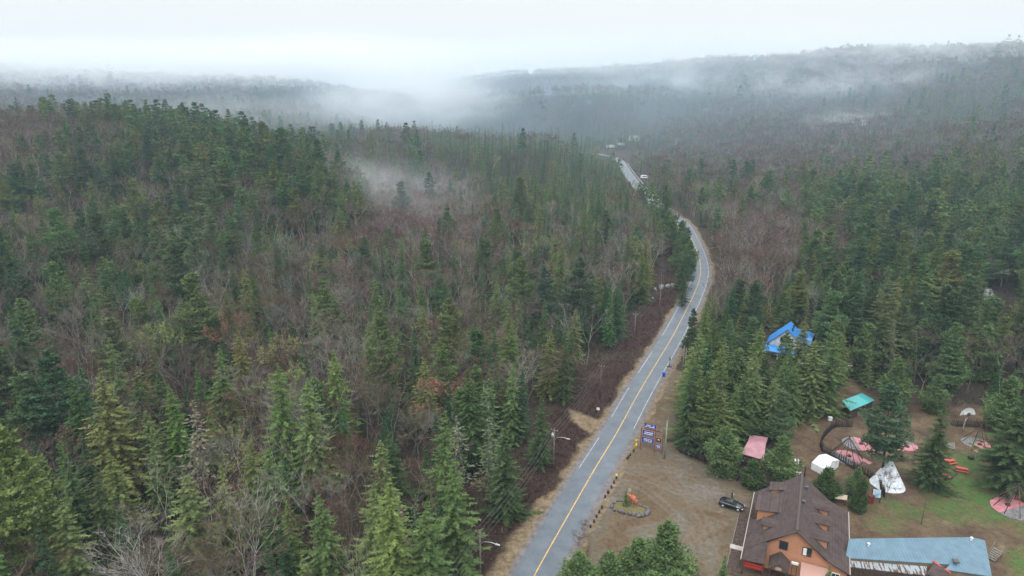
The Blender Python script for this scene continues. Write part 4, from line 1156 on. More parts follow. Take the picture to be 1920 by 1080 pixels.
# lower hip over the far right wing
# red porch
m = MB(); m.box((-5.6, -9.8, 1.5), (2.9, 2.5, .0 + .12)); m.box((-4.2, -9.7, 1.9), (.12, 2.6, 1.6)); m.box((-5.6, -8.45, 1.9), (2.9, .1, 1.6)); m.build('porch', REDP, lodge)
m = MB()
for z in (1.75, 2.25): m.box((-5.6, -11.1, z), (3.1, .07, .07)); m.box((-7.1, -9.8, z), (.07, 2.6, .07))
for k in range(14): m.box((-7.0 + k * .22, -11.1, 2.0), (.05, .05, .5))
m.build('railing', REDT, lodge)
for x in (-7.1, -4.1):
    m = MB(); m.box((x, -11.1, 1.4), (.16, .16, 2.8)); m.build('post', DKBROWN, lodge)
# entrance porch roof in front
m = MB()
m.poly([(-3.4, -11.6, 2.6), (-1.9, -11.6, 3.9), (-1.9, -8.3, 3.9), (-3.4, -8.3, 2.6)], .14)
m.poly([(-1.9, -11.6, 3.9), (-.4, -11.6, 2.6), (-.4, -8.3, 2.6), (-1.9, -8.3, 3.9)], .14)
pr = m.build('entrance_roof', ROOF, lodge)
for x in (-3.1, -.7):
    m = MB(); m.box((x, -11.3, 1.25), (.18, .18, 2.5)); m.build('post', DKBROWN, pr)
m = MB(); m.box((-1.9, -11.4, 2.9), (.9, .06, .5)); m.build('gable_ornament', FASCIA, pr)
m = MB(); m.box((.35, -9.0, 2.9), (1.0, .3, .35)); m.build('sign_light_box', WHITE, lodge)
for x in (0.0, .7):
    m = MB(); m.box((x, -9.0, 1.35), (.09, .09, 2.7)); m.build('sign_post', TRIM, lodge)
m = MB(); m.poly([(1.2, -8.3, 3.0), (5.4, -8.3, 3.0), (5.4, -11.5, 2.3), (1.2, -11.5, 2.3)][::-1], .12); m.build('terrace_canopy', plain('pinkish_canopy', (.40, .24, .20), .7), lodge)

# garden bed, kerb and slab along the lodge
def Lw(x, y, z=0.0):
    c_, s_ = math.cos(LRZ), math.sin(LRZ)
    return (LX + x * c_ - y * s_, LY + x * s_ + y * c_, z)
m = MB(); m.poly([Lw(-9.4, -12, .08), Lw(-7.6, -12, .08), Lw(-7.6, 7.6, .08), Lw(-9.4, 7.6, .08)], .1)
o = m.build('planting_bed', mat_noise('dark_soil', (.035, .022, .018), (.09, .062, .048), 3, .95, 6, .5)); tag(o, 'long narrow bed of dark soil between the lot and the lodge', 'planting bed')
m = MB(); m.tube([Lw(-9.5, -12, .12), Lw(-9.45, 7.6, .12)], .09, n=4)
o = m.build('edging_board', GREYW); tag(o, 'pale board edging the dark bed next to the lot', 'edging')
m = MB(); m.poly([Lw(-9.7, -5.6, .2), Lw(-7.4, -5.6, .2), Lw(-7.4, -4.5, .2), Lw(-9.7, -4.5, .2)], .2)
o = m.build('doorstep_slab', mat_noise('pale_concrete', (.30, .28, .26), (.42, .40, .37), 2, .9)); tag(o, 'pale concrete slab crossing the dark bed to the lodge', 'slab')

# ------------------------------------------------------------------ sheds and other roofs
def roof_house(name, label, cat, ridge, eave1, eave2, roofmat, wallmat, wall_h=None, th=.14, inset=.35, extra=None):
    """ridge/eaves: two world points each. Gable house with a roof of two slopes and four walls."""
    rt = empty(name, (float(np.mean([p[0] for p in ridge])), float(np.mean([p[1] for p in ridge])), 0), 0, label, cat)
    ox, oy = rt.location.x, rt.location.y
    L_ = lambda p: (p[0] - ox, p[1] - oy, p[2])
    m = MB()
    for e, flip in ((eave1, 1), (eave2, -1)):
        if e is None: continue
        pts = [L_(ridge[0]), L_(ridge[1]), L_(e[1]), L_(e[0])]
        nz = (Vector(pts[1]) - Vector(pts[0])).cross(Vector(pts[2]) - Vector(pts[0])).z
        if nz < 0: pts = pts[::-1]
        m.poly(pts, th)
    rr = m.build('roof', roofmat, rt)
    e2 = eave2 if eave2 is not None else ridge
    q = [L_(eave1[0]), L_(eave1[1]), L_(e2[1]), L_(e2[0])]
    cx = sum(p[0] for p in q) / 4; cy_ = sum(p[1] for p in q) / 4
    def ins(p):
        d = math.hypot(p[0] - cx, p[1] - cy_) + 1e-6; k = 1 - inset / d
        return (cx + (p[0] - cx) * k, cy_ + (p[1] - cy_) * k, p[2] - th - .05)
    q = [ins(p) for p in q]
    r0, r1 = ins(L_(ridge[0])), ins(L_(ridge[1]))
    m = MB()
    def quad(a, b): m.poly([(a[0], a[1], 0), (b[0], b[1], 0), b, a])
    quad(q[0], q[1]); quad(q[2], q[3])
    m.poly([(q[0][0], q[0][1], 0), (q[3][0], q[3][1], 0), q[3]] + ([r0] if eave2 is not None else []) + [q[0]])
    m.poly([(q[1][0], q[1][1], 0), (q[2][0], q[2][1], 0), q[2]] + ([r1] if eave2 is not None else []) + [q[1]])
    m.build('wall', wallmat, rt)
    return rt

def P3(px, py, z):
    x, y = G(px, py, z); return (x, y, z)

# the long building with the blue-grey metal roof behind the lodge
bl = roof_house('workshop_building', 'long low building with blue-grey metal roof and tan walls behind the lodge', 'building',
                (P3(1592, 1010, 4.7), P3(1822, 1007, 4.7)), (P3(1585, 1046, 3.2), P3(1838, 1062, 3.2)), None, BLUEROOF, TANWALL)
ox, oy = bl.location.x, bl.location.y
a_ = Vector(P3(1585, 1048, 2.2)); b_ = Vector(P3(1838, 1064, 2.2)); dvec = (b_ - a_).normalized(); rzb = math.atan2(dvec.y, dvec.x)
for px in (1660, 1701):
    p = P3(px, 1053 + (px - 1660) * .07, 2.4); bbox_window(bl, (p[0] - ox + .0, p[1] - oy + .25, 2.3), 1.2, .7, rz=rzb, frame_mat=WHITE, panes=3)
for px, py, z in ((1822, 1009, 4.9), (1629, 1020, 4.5)):
    p = P3(px, py, z); m = MB(); m.tube([(p[0] - ox, p[1] - oy, z - .7), (p[0] - ox, p[1] - oy, z)], .14, n=8); m.tube([(p[0] - ox, p[1] - oy, z), (p[0] - ox, p[1] - oy, z + .15)], .26, .2, n=8); m.build('chimney_pipe', WHITE, bl)
wing = roof_house('workshop_wing', 'blue-grey metal roofed wing at the right end of the long building', 'building',
                  (P3(1826, 1008, 4.6), P3(1847, 1013, 4.6)), (P3(1772, 1068, 3.1), P3(1860, 1081, 3.1)), None, BLUEROOF, TANWALL)
ox, oy = wing.location.x, wing.location.y
p = P3(1792, 1053, 3.75); m = MB(); m.box((p[0] - ox, p[1] - oy, 3.85), (.8, .8, .2), rzb); m.build('skylight', WIRE, wing)
lean = roof_house('rusty_shed', 'low shed with a streaked rusty metal roof in front of the long building', 'shed',
                  (P3(1593, 1051, 2.9), P3(1738, 1062, 2.9)), (P3(1590, 1062, 2.3), P3(1736, 1079, 2.3)), None, RUST, DKBROWN)
px_ = roof_house('low_roof_porch', 'brown hipped porch roof with a red edge beside the rusty shed', 'porch',
                 (P3(1752, 1056, 3.4), P3(1770, 1064, 3.4)), (P3(1736, 1076, 2.4), P3(1782, 1088, 2.4)), None, ROOF, DKBROWN)
m = MB(); a_ = P3(1749, 1052, 3.5); b_ = P3(1783, 1073, 3.2); m.tube([(a_[0] - px_.location.x, a_[1] - px_.location.y, 3.5), (b_[0] - px_.location.x, b_[1] - px_.location.y, 3.0)], .16, n=5); m.build('red_edge', REDT, px_)
# timber stair at the right end
st = empty('wooden_stair', (*G(1858, 1050), 0), R(-60), 'dark open wooden stair against the right end of the blue-roofed building', 'stair')
for k in range(6):
    m = MB(); m.box((0, k * .3, .25 + k * .22), (1.3, .28, .06)); m.build('step', GREYW, st)
for sx in (-.65, .65):
    m = MB(); m.tube([(sx, -.1, .1), (sx, 1.7, 1.5)], .06, n=4); m.tube([(sx, -.1, 1.0), (sx, 1.7, 2.4)], .05, n=4); m.tube([(sx, -.1, .1), (sx, -.1, 1.0)], .05, n=4); m.tube([(sx, 1.7, 0), (sx, 1.7, 2.4)], .05, n=4); m.build('railing', GREYW, st)

roof_house('pink_roofed_shed', 'shed with a faded pink metal roof between two bushy pines', 'shed',
           (P3(1403, 826, 3.2), P3(1436, 832, 3.2)), (P3(1390, 850, 2.5), P3(1432, 862, 2.5)), (P3(1406, 815, 2.6), P3(1440, 820, 2.6)), PINKR, DKBROWN)
kk = roof_house('teal_kiosk', 'open kiosk under a bright teal metal roof beside the tall pine', 'kiosk',
           (P3(1607, 740.5, 3.3), P3(1630, 755, 3.3)), (P3(1579, 751, 2.5), P3(1594, 770, 2.5)), (P3(1616, 737, 2.6), P3(1640, 750, 2.6)), TEAL, DKBROWN)
# canvas tent
tn = empty('canvas_tent', (*G(1546, 880), 0), 0, 'white canvas wall tent in front of the black stake fence', 'tent')
ox, oy = tn.location.x, tn.location.y
A_, B_, Cc, Dd = P3(1522, 867, 1.5), P3(1536, 853, 2.5), P3(1561, 864, 2.5), P3(1551, 882, 1.5)
E_, F_ = P3(1549, 851, 1.5), P3(1574, 863, 1.5)
S_ = lambda p, z=None: (p[0] - ox, p[1] - oy, p[2] if z is None else z)
m = MB(); m.poly([S_(A_), S_(Dd), S_(Cc), S_(B_)], .04); m.poly([S_(B_), S_(Cc), S_(F_), S_(E_)], .04); m.build('roof', CANVAS, tn)
m = MB()
m.poly([S_(A_, 0), S_(Dd, 0), S_(Dd), S_(A_)]); m.poly([S_(Dd, 0), S_(F_, 0), S_(F_), S_(Cc), S_(Dd)]); m.poly([S_(A_, 0), S_(A_), S_(B_), S_(E_), S_(E_, 0)]); m.poly([S_(E_, 0), S_(E_), S_(F_), S_(F_, 0)])
m.build('wall', CANVAS, tn)
# white tipi
def tipi(px, py, r, h, label):
    x, y = G(px, py); t = empty('tipi', (x, y, 0), 0, label, 'tipi')
    m = MB(); n_ = 40; ap = (0.1, .5, h)
    vs = []
    for ring in range(9):
        q = ring / 8
        for k in range(n_):
            a = 6.283 * k / n_; rr = r * (1 - q * .96) * (1 + .02 * math.sin(5 * a))
            vs.append((rr * math.cos(a) + ap[0] * q, rr * math.sin(a) + ap[1] * q, h * q * (1 - .0) + (.06 * math.sin(q * 3.1))))
    fs = [(i * n_ + k, i * n_ + (k + 1) % n_, (i + 1) * n_ + (k + 1) % n_, (i + 1) * n_ + k) for i in range(8) for k in range(n_)]
    m.add(vs, fs, True); m.build('cover', TIPI, t)
    for k in range(6):
        a = k * 1.05
        mm = MB(); mm.tube([(ap[0] - math.cos(a) * .25, ap[1] - math.sin(a) * .25, h - .4), (ap[0] + math.cos(a) * .35, ap[1] + math.sin(a) * .35, h + .6)], .04, n=4); mm.build('pole', GREYW, t)
    return t
tipi(1664, 908, 3.1, 5.2, 'white canvas tipi standing behind a leafless forked tree')
def tipi_frame(px, py, r, h, label, npole=11):
    x, y = G(px, py); t = empty('pole_tipi', (x, y, 0), 0, label, 'tipi frame', 'bare tipi pole frames')
    for k in range(npole):
        a = 6.283 * k / npole + .2
        m = MB(); m.tube([(r * math.cos(a), r * math.sin(a), 0), (-.25 * math.cos(a), -.25 * math.sin(a), h)], .07, .045, n=4); m.build('pole', FENCEW if k % 3 else POLER, t)
def platform(px, py, r, rz, label, pink=True, extra=True):
    x, y = G(px, py); t = empty('tipi_platform', (x, y, 0), rz, label, 'platform', 'round tipi platforms on the ground')
    m = MB(); n_ = 20
    m.poly([(r * math.cos(math.pi + math.pi * k / n_), r * math.sin(math.pi + math.pi * k / n_), .16) for k in range(n_ + 1)], .16); m.build('stone_half', STONE, t)
    m = MB(); m.poly([(r * math.cos(math.pi * k / n_), r * math.sin(math.pi * k / n_), .2) for k in range(n_ + 1)], .2); m.build('plank_half', PINKP if pink else CANVAS, t)
    if extra:
        m = MB(); m.poly([(r * .7, r * .6, .16), (r * 1.35, r * .55, .16), (r * 1.35, r * .95, .16), (r * .6, r * 1.0, .16)], .14); m.build('ramp', PINKP, t)
        m = MB(); m.tube([(0, r * .3, .2), (0, r * .3, .45)], .45, .4, n=10); m.build('fire_ring', DKBROWN, t)
platform(1587, 859, 2.9, R(-62), 'round pink and grey platform under the bare pole frame by the black fence')
tipi_frame(1587, 857, 3.2, 5.0, 'tall bare tipi pole frame over the pink platform next to the black fence')
platform(1606, 833, 2.9, R(-100), 'mostly grey round platform behind the tall pole frame')
platform(1697, 836, 2.4, R(180), 'pale pink platform showing between the big pine and the dark spruce')
platform(1829, 832, 2.7, R(-150), 'faded pink platform below the drum-topped forked pole')
tipi_frame(1832, 831, 2.9, 4.2, 'thin bare pole frame over the platform near the drum-topped pole', 7)
platform(1900, 955, 3.6, R(20), 'large pink and grey platform at the right border on the grass')
tipi_frame(1900, 953, 3.6, 5.2, 'bare pole frame over the large platform at the right border', 9)
m = MB()
for k in range(7): m.box((k * .22, 0, .12), (.16, 3.2, .08))
o = m.build('board_deck', GREYW); o.location = (*G(1776, 834), 0); o.rotation_euler = (0, 0, R(-30)); tag(o, 'grey slatted board deck lying behind the dark spruce', 'deck')

# drum-topped forked pole
dp = empty('drum_pole', (*G(1804, 810), 0), R(8), 'forked pale pole carrying a round white hide drum', 'totem pole')
m = MB(); m.tube([(0, 0, -.2), (.1, 0, 2.6), (.35, 0, 3.4)], .13, .1, n=6); m.build('trunk', BARKW, dp)
for sx in (-1.1, 1.2):
    m = MB(); m.tube([(.25, 0, 2.7), (.25 + sx * .5, 0, 4.0), (.25 + sx, 0, 4.9)], .08, .05, n=5); m.build('fork', BARKW, dp)
m = MB(); n_ = 18; vs = [(.3, -.15, 4.3)]
for rr, zz in ((.9, -.35), (1.85, 0)):
    vs += [(.3 + rr * math.cos(math.pi * k / (n_ - 1)), -.15 - zz, 4.2 + rr * .95 * math.sin(math.pi * k / (n_ - 1))) for k in range(n_)]
fs = [(0, 1 + k, 2 + k) for k in range(n_ - 1)] + [(1 + k, 1 + n_ + k, 2 + n_ + k, 2 + k) for k in range(n_ - 1)]
m.add(vs, fs, True); m.add([(a, b + .08, c) for a, b, c in vs], [f[::-1] for f in fs], True); m.build('drum', CANVAS, dp)
m = MB(); m.blob((.3, -.4, 4.45), (.38, .25, .45), 3); m.build('carving', DKBROWN, dp)

# stake fences
def stake_fence(pxs, label, hgt=1.8, gap=.3):
    pts = catmull([G(*p) for p in pxs], .5)
    t = empty('stake_fence', (pts[0][0], pts[0][1], 0), 0, label, 'fence', 'black stake fences of the camp')
    d = np.concatenate([[0], np.cumsum(np.linalg.norm(np.diff(pts, axis=0), axis=1))])
    rg = random.Random(len(label))
    m = MB(); s_ = 0
    while s_ < d[-1]:
        x = np.interp(s_, d, pts[:, 0]) - pts[0][0]; y = np.interp(s_, d, pts[:, 1]) - pts[0][1]
        h = hgt * rg.uniform(.82, 1.12)
        lx, ly = rg.uniform(-.1, .1), rg.uniform(-.1, .1)
        m.tube([(x, y, -.1), (x + lx * .5, y + ly * .5, h * .6), (x + lx, y + ly, h)], .085, .03, n=4)
        s_ += gap * rg.uniform(.7, 1.1)
    m.build('stakes_row', FENCEW, t)
    for z in (.5, 1.3):
        m = MB(); m.tube([(p[0] - pts[0][0], p[1] - pts[0][1], z) for p in pts[::3]], .05, n=4); m.build('rail', FENCEW, t)
stake_fence([(1541, 846), (1570, 863), (1604, 882), (1640, 904), (1658, 934)], 'black stake fence running past the white tent to the tipi', 2.0, .26)
stake_fence([(1541, 846), (1538, 832), (1552, 812), (1568, 801), (1598, 801)], 'black stake fence curving round behind the pole frame', 1.9, .26)
stake_fence([(1274, 848), (1300, 858), (1335, 872), (1366, 886), (1372, 893)], 'black stake fence along the foot of the spruces beside the lot', 1.7, .28)
stake_fence([(1382, 903), (1386, 880), (1392, 872), (1410, 878)], 'short stake fence beside the pink-roofed shed', 1.7, .28)
stake_fence([(1425, 918), (1450, 912), (1478, 903), (1497, 898)], 'stake fence between the bushy pines and the lodge roof', 1.7, .28)
stake_fence([(1783, 799), (1810, 800), (1850, 802), (1900, 806)], 'black stake fence behind the drum-topped pole at the forest edge', 2.0, .3)
stake_fence([(1555, 925), (1590, 935), (1612, 945)], 'dark stake fence under the small cedars behind the lodge', 1.6, .28)

# info panel and red post beside the tipi
ip = empty('notice_board', (*G(1641, 942), 0), R(-10), 'blue and white notice board with dark posts near the tipi', 'notice board')
m = MB(); m.box((0, 0, 1.9), (1.35, .08, 1.5), 0, R(-12)); m.build('panel', mat_noise('notice_print', (.10, .30, .48), (.62, .66, .66), .9, .5, 2), ip)
for sx in (-.75, .75):
    m = MB(); m.box((sx, .05, 1.3), (.16, .16, 2.7)); m.build('post', FENCEW, ip)
rb = MB(); rb.box((0, 0, .8), (.9, .5, 1.6)); rb.box((0, 0, 1.65), (1.1, .7, .1)); o = rb.build('red_box_stand', mat_noise('dark_red_wood', (.10, .02, .02), (.18, .035, .03), 3, .7)); o.location = (*G(1632, 944), 0); tag(o, 'dark red wooden box stand to the left of the notice board', 'stand')
# pale roofed rack behind the lodge
hr = empty('hide_rack', (*G(1575, 944), 0), R(-15), 'small dark rack with a pale hide roof behind the lodge', 'rack')
m = MB(); m.poly([(-1.1, -.6, 1.3), (.9, -.6, 1.3), (1.1, .3, 1.75), (-.9, .4, 1.7)], .06); m.poly([(-.9, .4, 1.7), (1.1, .3, 1.75), (.9, 1.0, 1.25), (-.9, 1.0, 1.25)], .06); m.build('cover', mat_noise('pale_hide', (.42, .34, .25), (.62, .54, .42), 2, .9), hr)
for sx, sy in ((-1, -.5), (.8, -.5), (-.8, .9), (.8, .9)):
    m = MB(); m.tube([(sx, sy, 0), (sx * .9, sy * .9, 1.35)], .05, n=5); m.build('leg', DKBROWN, hr)
# low clutter behind the bushy pines
m = MB(); m.blob((0, 0, .45), (1.9, .6, .5), 4, rough=.2); o = m.build('tarpaulin_pile', mat_noise('pale_tarpaulin', (.38, .34, .34), (.62, .60, .60), 1.2, .7)); o.location = (*G(1488, 893), 0); o.rotation_euler = (0, 0, R(25)); tag(o, 'pale grey tarpaulin covered pile just beyond the lodge ridge', 'pile')
m = MB(); m.tube([(0, 0, 0), (0, 0, 2.4)], .14, .12, n=7); o = m.build('wooden_post', FENCEW); o.location = (*G(1508, 895), 0); tag(o, 'lone dark post between the lodge roof and the tent', 'post')
for (px, py, lb) in ((1493, 869, 'white gas cylinder lying on the brown earth near the bushy pine'), (1556, 788, 'small white crate on the brown path by the tall spruces')):
    m = MB(); m.box((0, 0, .4), (.8, .6, .8)); m.box((0, 0, .83), (.86, .66, .06)); o = m.build('white_crate', WHITE); o.location = (*G(px, py), 0); tag(o, lb.replace('gas cylinder lying', 'crate standing'), 'crate')

# picnic table, log ring, fire pit
def picnic(px, py, rz, label):
    t = empty('picnic_table', (*G(px, py), 0), rz, label, 'picnic table', 'red picnic tables on the lawn')
    m = MB()
    m.box((0, 0, .76), (2.0, .85, .07)); m.build('table_top', REDT, t)
    for s_ in (-1, 1):
        m = MB(); m.box((0, s_ * .8, .46), (2.0, .3, .06)); m.build('bench', REDT, t)
        m = MB(); m.tube([(s_ * .7, -.7, 0), (s_ * .7, -.2, .75)], .05, n=4); m.tube([(s_ * .7, .7, 0), (s_ * .7, .2, .75)], .05, n=4); m.box((s_ * .7, 0, .42), (.06, 1.7, .08)); m.build('leg', REDP, t)
picnic(1803, 884, R(-25), 'red picnic table standing on open grass')
picnic(1780, 869, R(15), 'red picnic table half hidden behind the dark spruce')
picnic(1767, 895, R(10), 'red picnic table in the shade of the dark spruce')
ring = [G(*p) for p in [(1795, 887), (1783, 899), (1768, 898), (1756, 890), (1762, 878), (1778, 876)]]
lr = empty('log_ring', (ring[3][0], ring[3][1], 0), 0, 'hexagon of dark logs on the grass between the picnic tables', 'log ring')
for k in range(6):
    a_, b_ = ring[k], ring[(k + 1) % 6]
    m = MB(); m.tube([(a_[0] - ring[3][0], a_[1] - ring[3][1], .12), (b_[0] - ring[3][0], b_[1] - ring[3][1], .12)], .14, n=6); m.build('log', FENCEW, lr)
m = MB(); m.tube([(0, 0, 0), (0, 0, .45)], .5, .6, n=12); m.tube([(.3, 0, .4), (.7, 0, .9)], .08, n=5); o = m.build('fire_pit', FENCEW); o.location = (*G(1820, 860), 0); tag(o, 'small black iron fire pit alone on the lawn', 'fire pit')
for px, py, h, lb in ((1727, 983, 5.2, 'thin dark pole standing on the grass behind the blue roof'), (1821, 846, 2.2, 'short thin post on the lawn below the forked pole'), (1872, 940, 2.6, 'thin stake on the grass left of the large platform')):
    m = MB(); m.tube([(0, 0, 0), (.05, 0, h)], .05, .03, n=5); o = m.build('thin_pole', FENCEW); o.location = (*G(px, py), 0); tag(o, lb, 'pole')

# blue-roofed chalet among the spruces
ch = empty('blue_roofed_chalet', (*G(1474, 662), 0), R(-28), 'chalet with a bright blue metal roof and pale gable among the spruces', 'house')
m = MB(); m.poly([(-6, -4.2, 3.6), (-6, 4.2, 3.6), (0, 4.2, 9.4), (0, -4.2, 9.4)][::-1], .16); m.poly([(0, -4.2, 9.4), (0, 4.2, 9.4), (6, 4.2, 3.6), (6, -4.2, 3.6)][::-1], .16)
ch.scale = (.88, .88, .9)
rf = m.build('roof', BLUE, ch)
m = MB(); m.poly([(-5.4, -3.6, 0), (5.4, -3.6, 0), (5.4, -3.6, 3.8), (0, -3.6, 9.0), (-5.4, -3.6, 3.8)]); m.poly([(-5.4, 3.6, 0), (-5.4, 3.6, 3.8), (0, 3.6, 9.0), (5.4, 3.6, 3.8), (5.4, 3.6, 0)])
m.poly([(-5.4, -3.6, 0), (-5.4, -3.6, 3.8), (-5.4, 3.6, 3.8), (-5.4, 3.6, 0)]); m.poly([(5.4, -3.6, 0), (5.4, 3.6, 0), (5.4, 3.6, 3.8), (5.4, -3.6, 3.8)]); m.build('wall', siding('pale_grey_siding', (.55, .57, .60), .3, .6, 'Z', .8), ch)
m = MB(); m.poly([(-6, -4.2, 3.5), (6, -4.2, 3.5), (6, -7.4, 2.5), (-6, -7.4, 2.5)][::-1], .14); m.build('porch_roof', BLUE, ch)
for sx in (-5.6, -1.9, 1.9, 5.6):
    m = MB(); m.box((sx, -7.1, 1.2), (.16, .16, 2.4)); m.build('post', WHITE, ch)
bbox_window(ch, (-1.3, -3.66, 5.6), 1.1, 1.2); bbox_window(ch, (1.3, -3.66, 5.6), 1.1, 1.2); bbox_window(ch, (0, -3.66, 1.7), 1.6, 1.4, panes=2)
for vy in (1.5, -1.5):
    m = MB(); m.box((1.2, vy, 8.7), (.5, .5, 1.0)); m.build('chimney', DKBROWN, rf)
roof_house('blue_annex', 'small outbuilding with a blue roof to the right of the chalet', 'shed',
           (P3(1505, 628, 3.6), P3(1524, 634, 3.6)), (P3(1498, 640, 2.6), P3(1519, 648, 2.6)), (P3(1510, 620, 2.6), P3(1530, 626, 2.6)), BLUE, TANWALL)
roof_house('blue_cabin', 'cabin with a blue roof glimpsed between the tall spruces', 'cabin',
           (P3(1486, 624, 4.6), P3(1500, 628, 4.6)), (P3(1480, 640, 3.0), P3(1496, 646, 3.0)), (P3(1490, 614, 3.0), P3(1504, 618, 3.0)), BLUE, TANWALL)

# small utility vehicle on the track
uv = empty('utility_vehicle', (*G(1592, 697), 0), R(35), 'small dark red utility vehicle parked on the dirt track between spruces', 'vehicle')
m = MB(); m.box((0, 0, .65), (2.4, 1.2, .5), taper=.9); m.box((-.7, 0, 1.05), (1.0, 1.1, .4)); m.box((.9, 0, 1.0), (.5, 1.0, .25)); m.build('body', mat_noise('dull_red', (.12, .035, .03), (.20, .06, .05), 3, .5), uv)
m = MB(); m.box((.1, 0, 1.75), (1.3, 1.2, .06)); [m.tube([(sx, sy, .9), (sx * .8 + .05, sy, 1.75)], .03, n=4) for sx in (-.5, .7) for sy in (-.5, .5)]; m.build('roll_cage', FASCIA, uv)
for sx in (-.8, .85):
    for sy in (-.65, .65):
        m = MB(); m.tube([(sx, sy - .12, .35), (sx, sy + .12, .35)], .36, n=12); m.build('wheel', TYRE, uv)
# ------------------------------------------------------------------ car, person, statue, signs, poles
def make_car(x, y, rz):
    t = empty('parked_car', (x, y, 0), rz, 'black hatchback car parked on the gravel lot beside the lodge', 'car')
    # side profile: (x, z) stations front(+x) to rear; half-width at sill, belt and roof
    prof = [(2.18, .38, .55, .62), (2.12, .30, .72, .78), (1.55, .25, .86, .86), (.95, .25, .96, .88), (.35, .25, 1.00, .89), (-.6, .25, 1.02, .89), (-1.5, .25, 1.04, .88), (-2.0, .30, 1.02, .82), (-2.18, .40, .9, .74)]
    m = MB(); vs = []
    for (px, zb, zt, hw) in prof:
        for (yy, zz) in ((-hw * .93, zb), (-hw, (zb + zt) / 2), (-hw * .93, zt), (-hw * .5, zt + .05), (hw * .5, zt + .05), (hw * .93, zt), (hw, (zb + zt) / 2), (hw * .93, zb)):
            vs.append((px, yy, zz))
    fs = []
    for i in range(len(prof) - 1):
        for k in range(7): fs.append((i * 8 + k, i * 8 + k + 1, (i + 1) * 8 + k + 1, (i + 1) * 8 + k))
        fs.append((i * 8 + 7, i * 8, (i + 1) * 8, (i + 1) * 8 + 7))
    fs += [tuple(range(7, -1, -1)), tuple((len(prof) - 1) * 8 + k for k in range(8))]
    m.add(vs, fs, True)
    # roof panel
    m.poly([(.25, -.60, 1.44), (.25, .60, 1.44), (-1.45, .60, 1.43), (-1.45, -.60, 1.43)][::-1], .05)
    for sy in (-1, 1):
        m.tube([(1.0, sy * .80, .97), (.25, sy * .60, 1.42)], .035, n=4); m.tube([(-.45, sy * .82, 1.0), (-.5, sy * .62, 1.42)], .035, n=4); m.tube([(-1.95, sy * .74, 1.03), (-1.45, sy * .58, 1.42)], .06, n=4)
        m.box((.85, sy * .98, 1.0), (.2, .18, .13))
    m.build('body', BLACKP, t)
    m = MB(); m.add([(1.02, -.76, .98), (1.02, .76, .98), (.28, .57, 1.41), (.28, -.57, 1.41)], [(0, 1, 2, 3)]); m.build('windscreen', GLASS, t)
    m = MB(); m.add([(-1.98, -.7, 1.03), (-1.98, .7, 1.03), (-1.47, .55, 1.41), (-1.47, -.55, 1.41)], [(3, 2, 1, 0)]); m.build('rear_window', GLASS, t)
    for sy in (-1, 1):
        m = MB(); m.add([(.95, sy * .82, .98), (-1.9, sy * .80, 1.04), (-1.5, sy * .62, 1.40), (.27, sy * .62, 1.40)], [(0, 1, 2, 3)]); m.build('side_window', GLASS, t)
        m = MB(); m.tube([(.95, sy * .835, .99), (-1.9, sy * .815, 1.05)], .02, n=4); m.build('chrome_strip', ALLOY, t)
        m = MB(); m.box((2.02, sy * .6, .66), (.28, .36, .14)); m.build('headlight', LETTER, t)
        m = MB(); m.box((-2.12, sy * .6, .85), (.14, .3, .18)); m.build('tail_light', REDT, t)
        for wx in (1.35, -1.35):
            m = MB(); m.tube([(wx, sy * .70, .33), (wx, sy * .92, .33)], .33, n=18); w_ = m.build('wheel', TYRE, t)
            m = MB(); m.tube([(wx, sy * .90, .33), (wx, sy * .94, .33)], .22, n=12); m.build('rim', ALLOY, w_)
    return t
cx0, cy0 = G(1371, 951)
make_car(cx0, cy0, math.atan2(-2.1, 3.6))

def skin_body(name, verts, edges, radii, mat, parent=None, sub=1, root=0):
    me = bpy.data.meshes.new(name); me.from_pydata(verts, edges, [])
    me.materials.append(mat)
    o = bpy.data.objects.new(name, me); C.objects.link(o)
    if parent: o.parent = parent
    sm = o.modifiers.new('skin', 'SKIN'); sm.use_smooth_shade = True
    if not me.skin_vertices: me.attributes  # layer is made by the modifier below
    if len(me.skin_vertices) == 0:
        bpy.context.view_layer.objects.active = o
        o.select_set(True)
        bpy.ops.mesh.customdata_skin_add()
    for i, r in enumerate(radii):
        me.skin_vertices[0].data[i].radius = (r, r) if not isinstance(r, tuple) else r
        me.skin_vertices[0].data[i].use_root = (i == root)
    ss = o.modifiers.new('sub', 'SUBSURF'); ss.levels = sub; ss.render_levels = sub
    return o

# person standing on the far side of the car
px0, py0 = G(1372.5, 937)
per = empty('person', (px0, py0, 0), R(120), 'person in dark clothes with pale sleeve standing beside the black car', 'person')
V = [(0, 0, .95), (0, 0, 1.2), (0, .01, 1.45), (0, .01, 1.54), (0, .02, 1.66), (.19, 0, 1.42), (.25, .04, 1.14), (.24, .2, .98), (-.19, 0, 1.42), (-.26, .02, 1.15), (-.25, .08, .9), (.1, 0, .9), (.11, .03, .5), (.12, 0, .08), (.12, .14, .03), (-.1, 0, .9), (-.12, .02, .5), (-.13, -.04, .08), (-.13, .1, .03)]
E_ = [(0, 1), (1, 2), (2, 3), (3, 4), (2, 5), (5, 6), (6, 7), (2, 8), (8, 9), (9, 10), (0, 11), (11, 12), (12, 13), (13, 14), (0, 15), (15, 16), (16, 17), (17, 18)]
Rr = [.14, (.155, .11), (.15, .1), .055, .1, .06, .045, .035, .06, .045, .035, .095, .065, .045, .04, .095, .065, .045, .04]
skin_body('body', V, E_, Rr, CLOTH, per, 2)
m = MB(); m.blob((0, .02, 1.68), (.085, .10, .125), 1, 12, 9, 0); m.blob((0, .125, 1.66), (.016, .02, .022), 2, 6, 5, 0)
for sx in (-1, 1): m.blob((sx * .088, .02, 1.67), (.014, .025, .035), 3, 6, 5, 0)
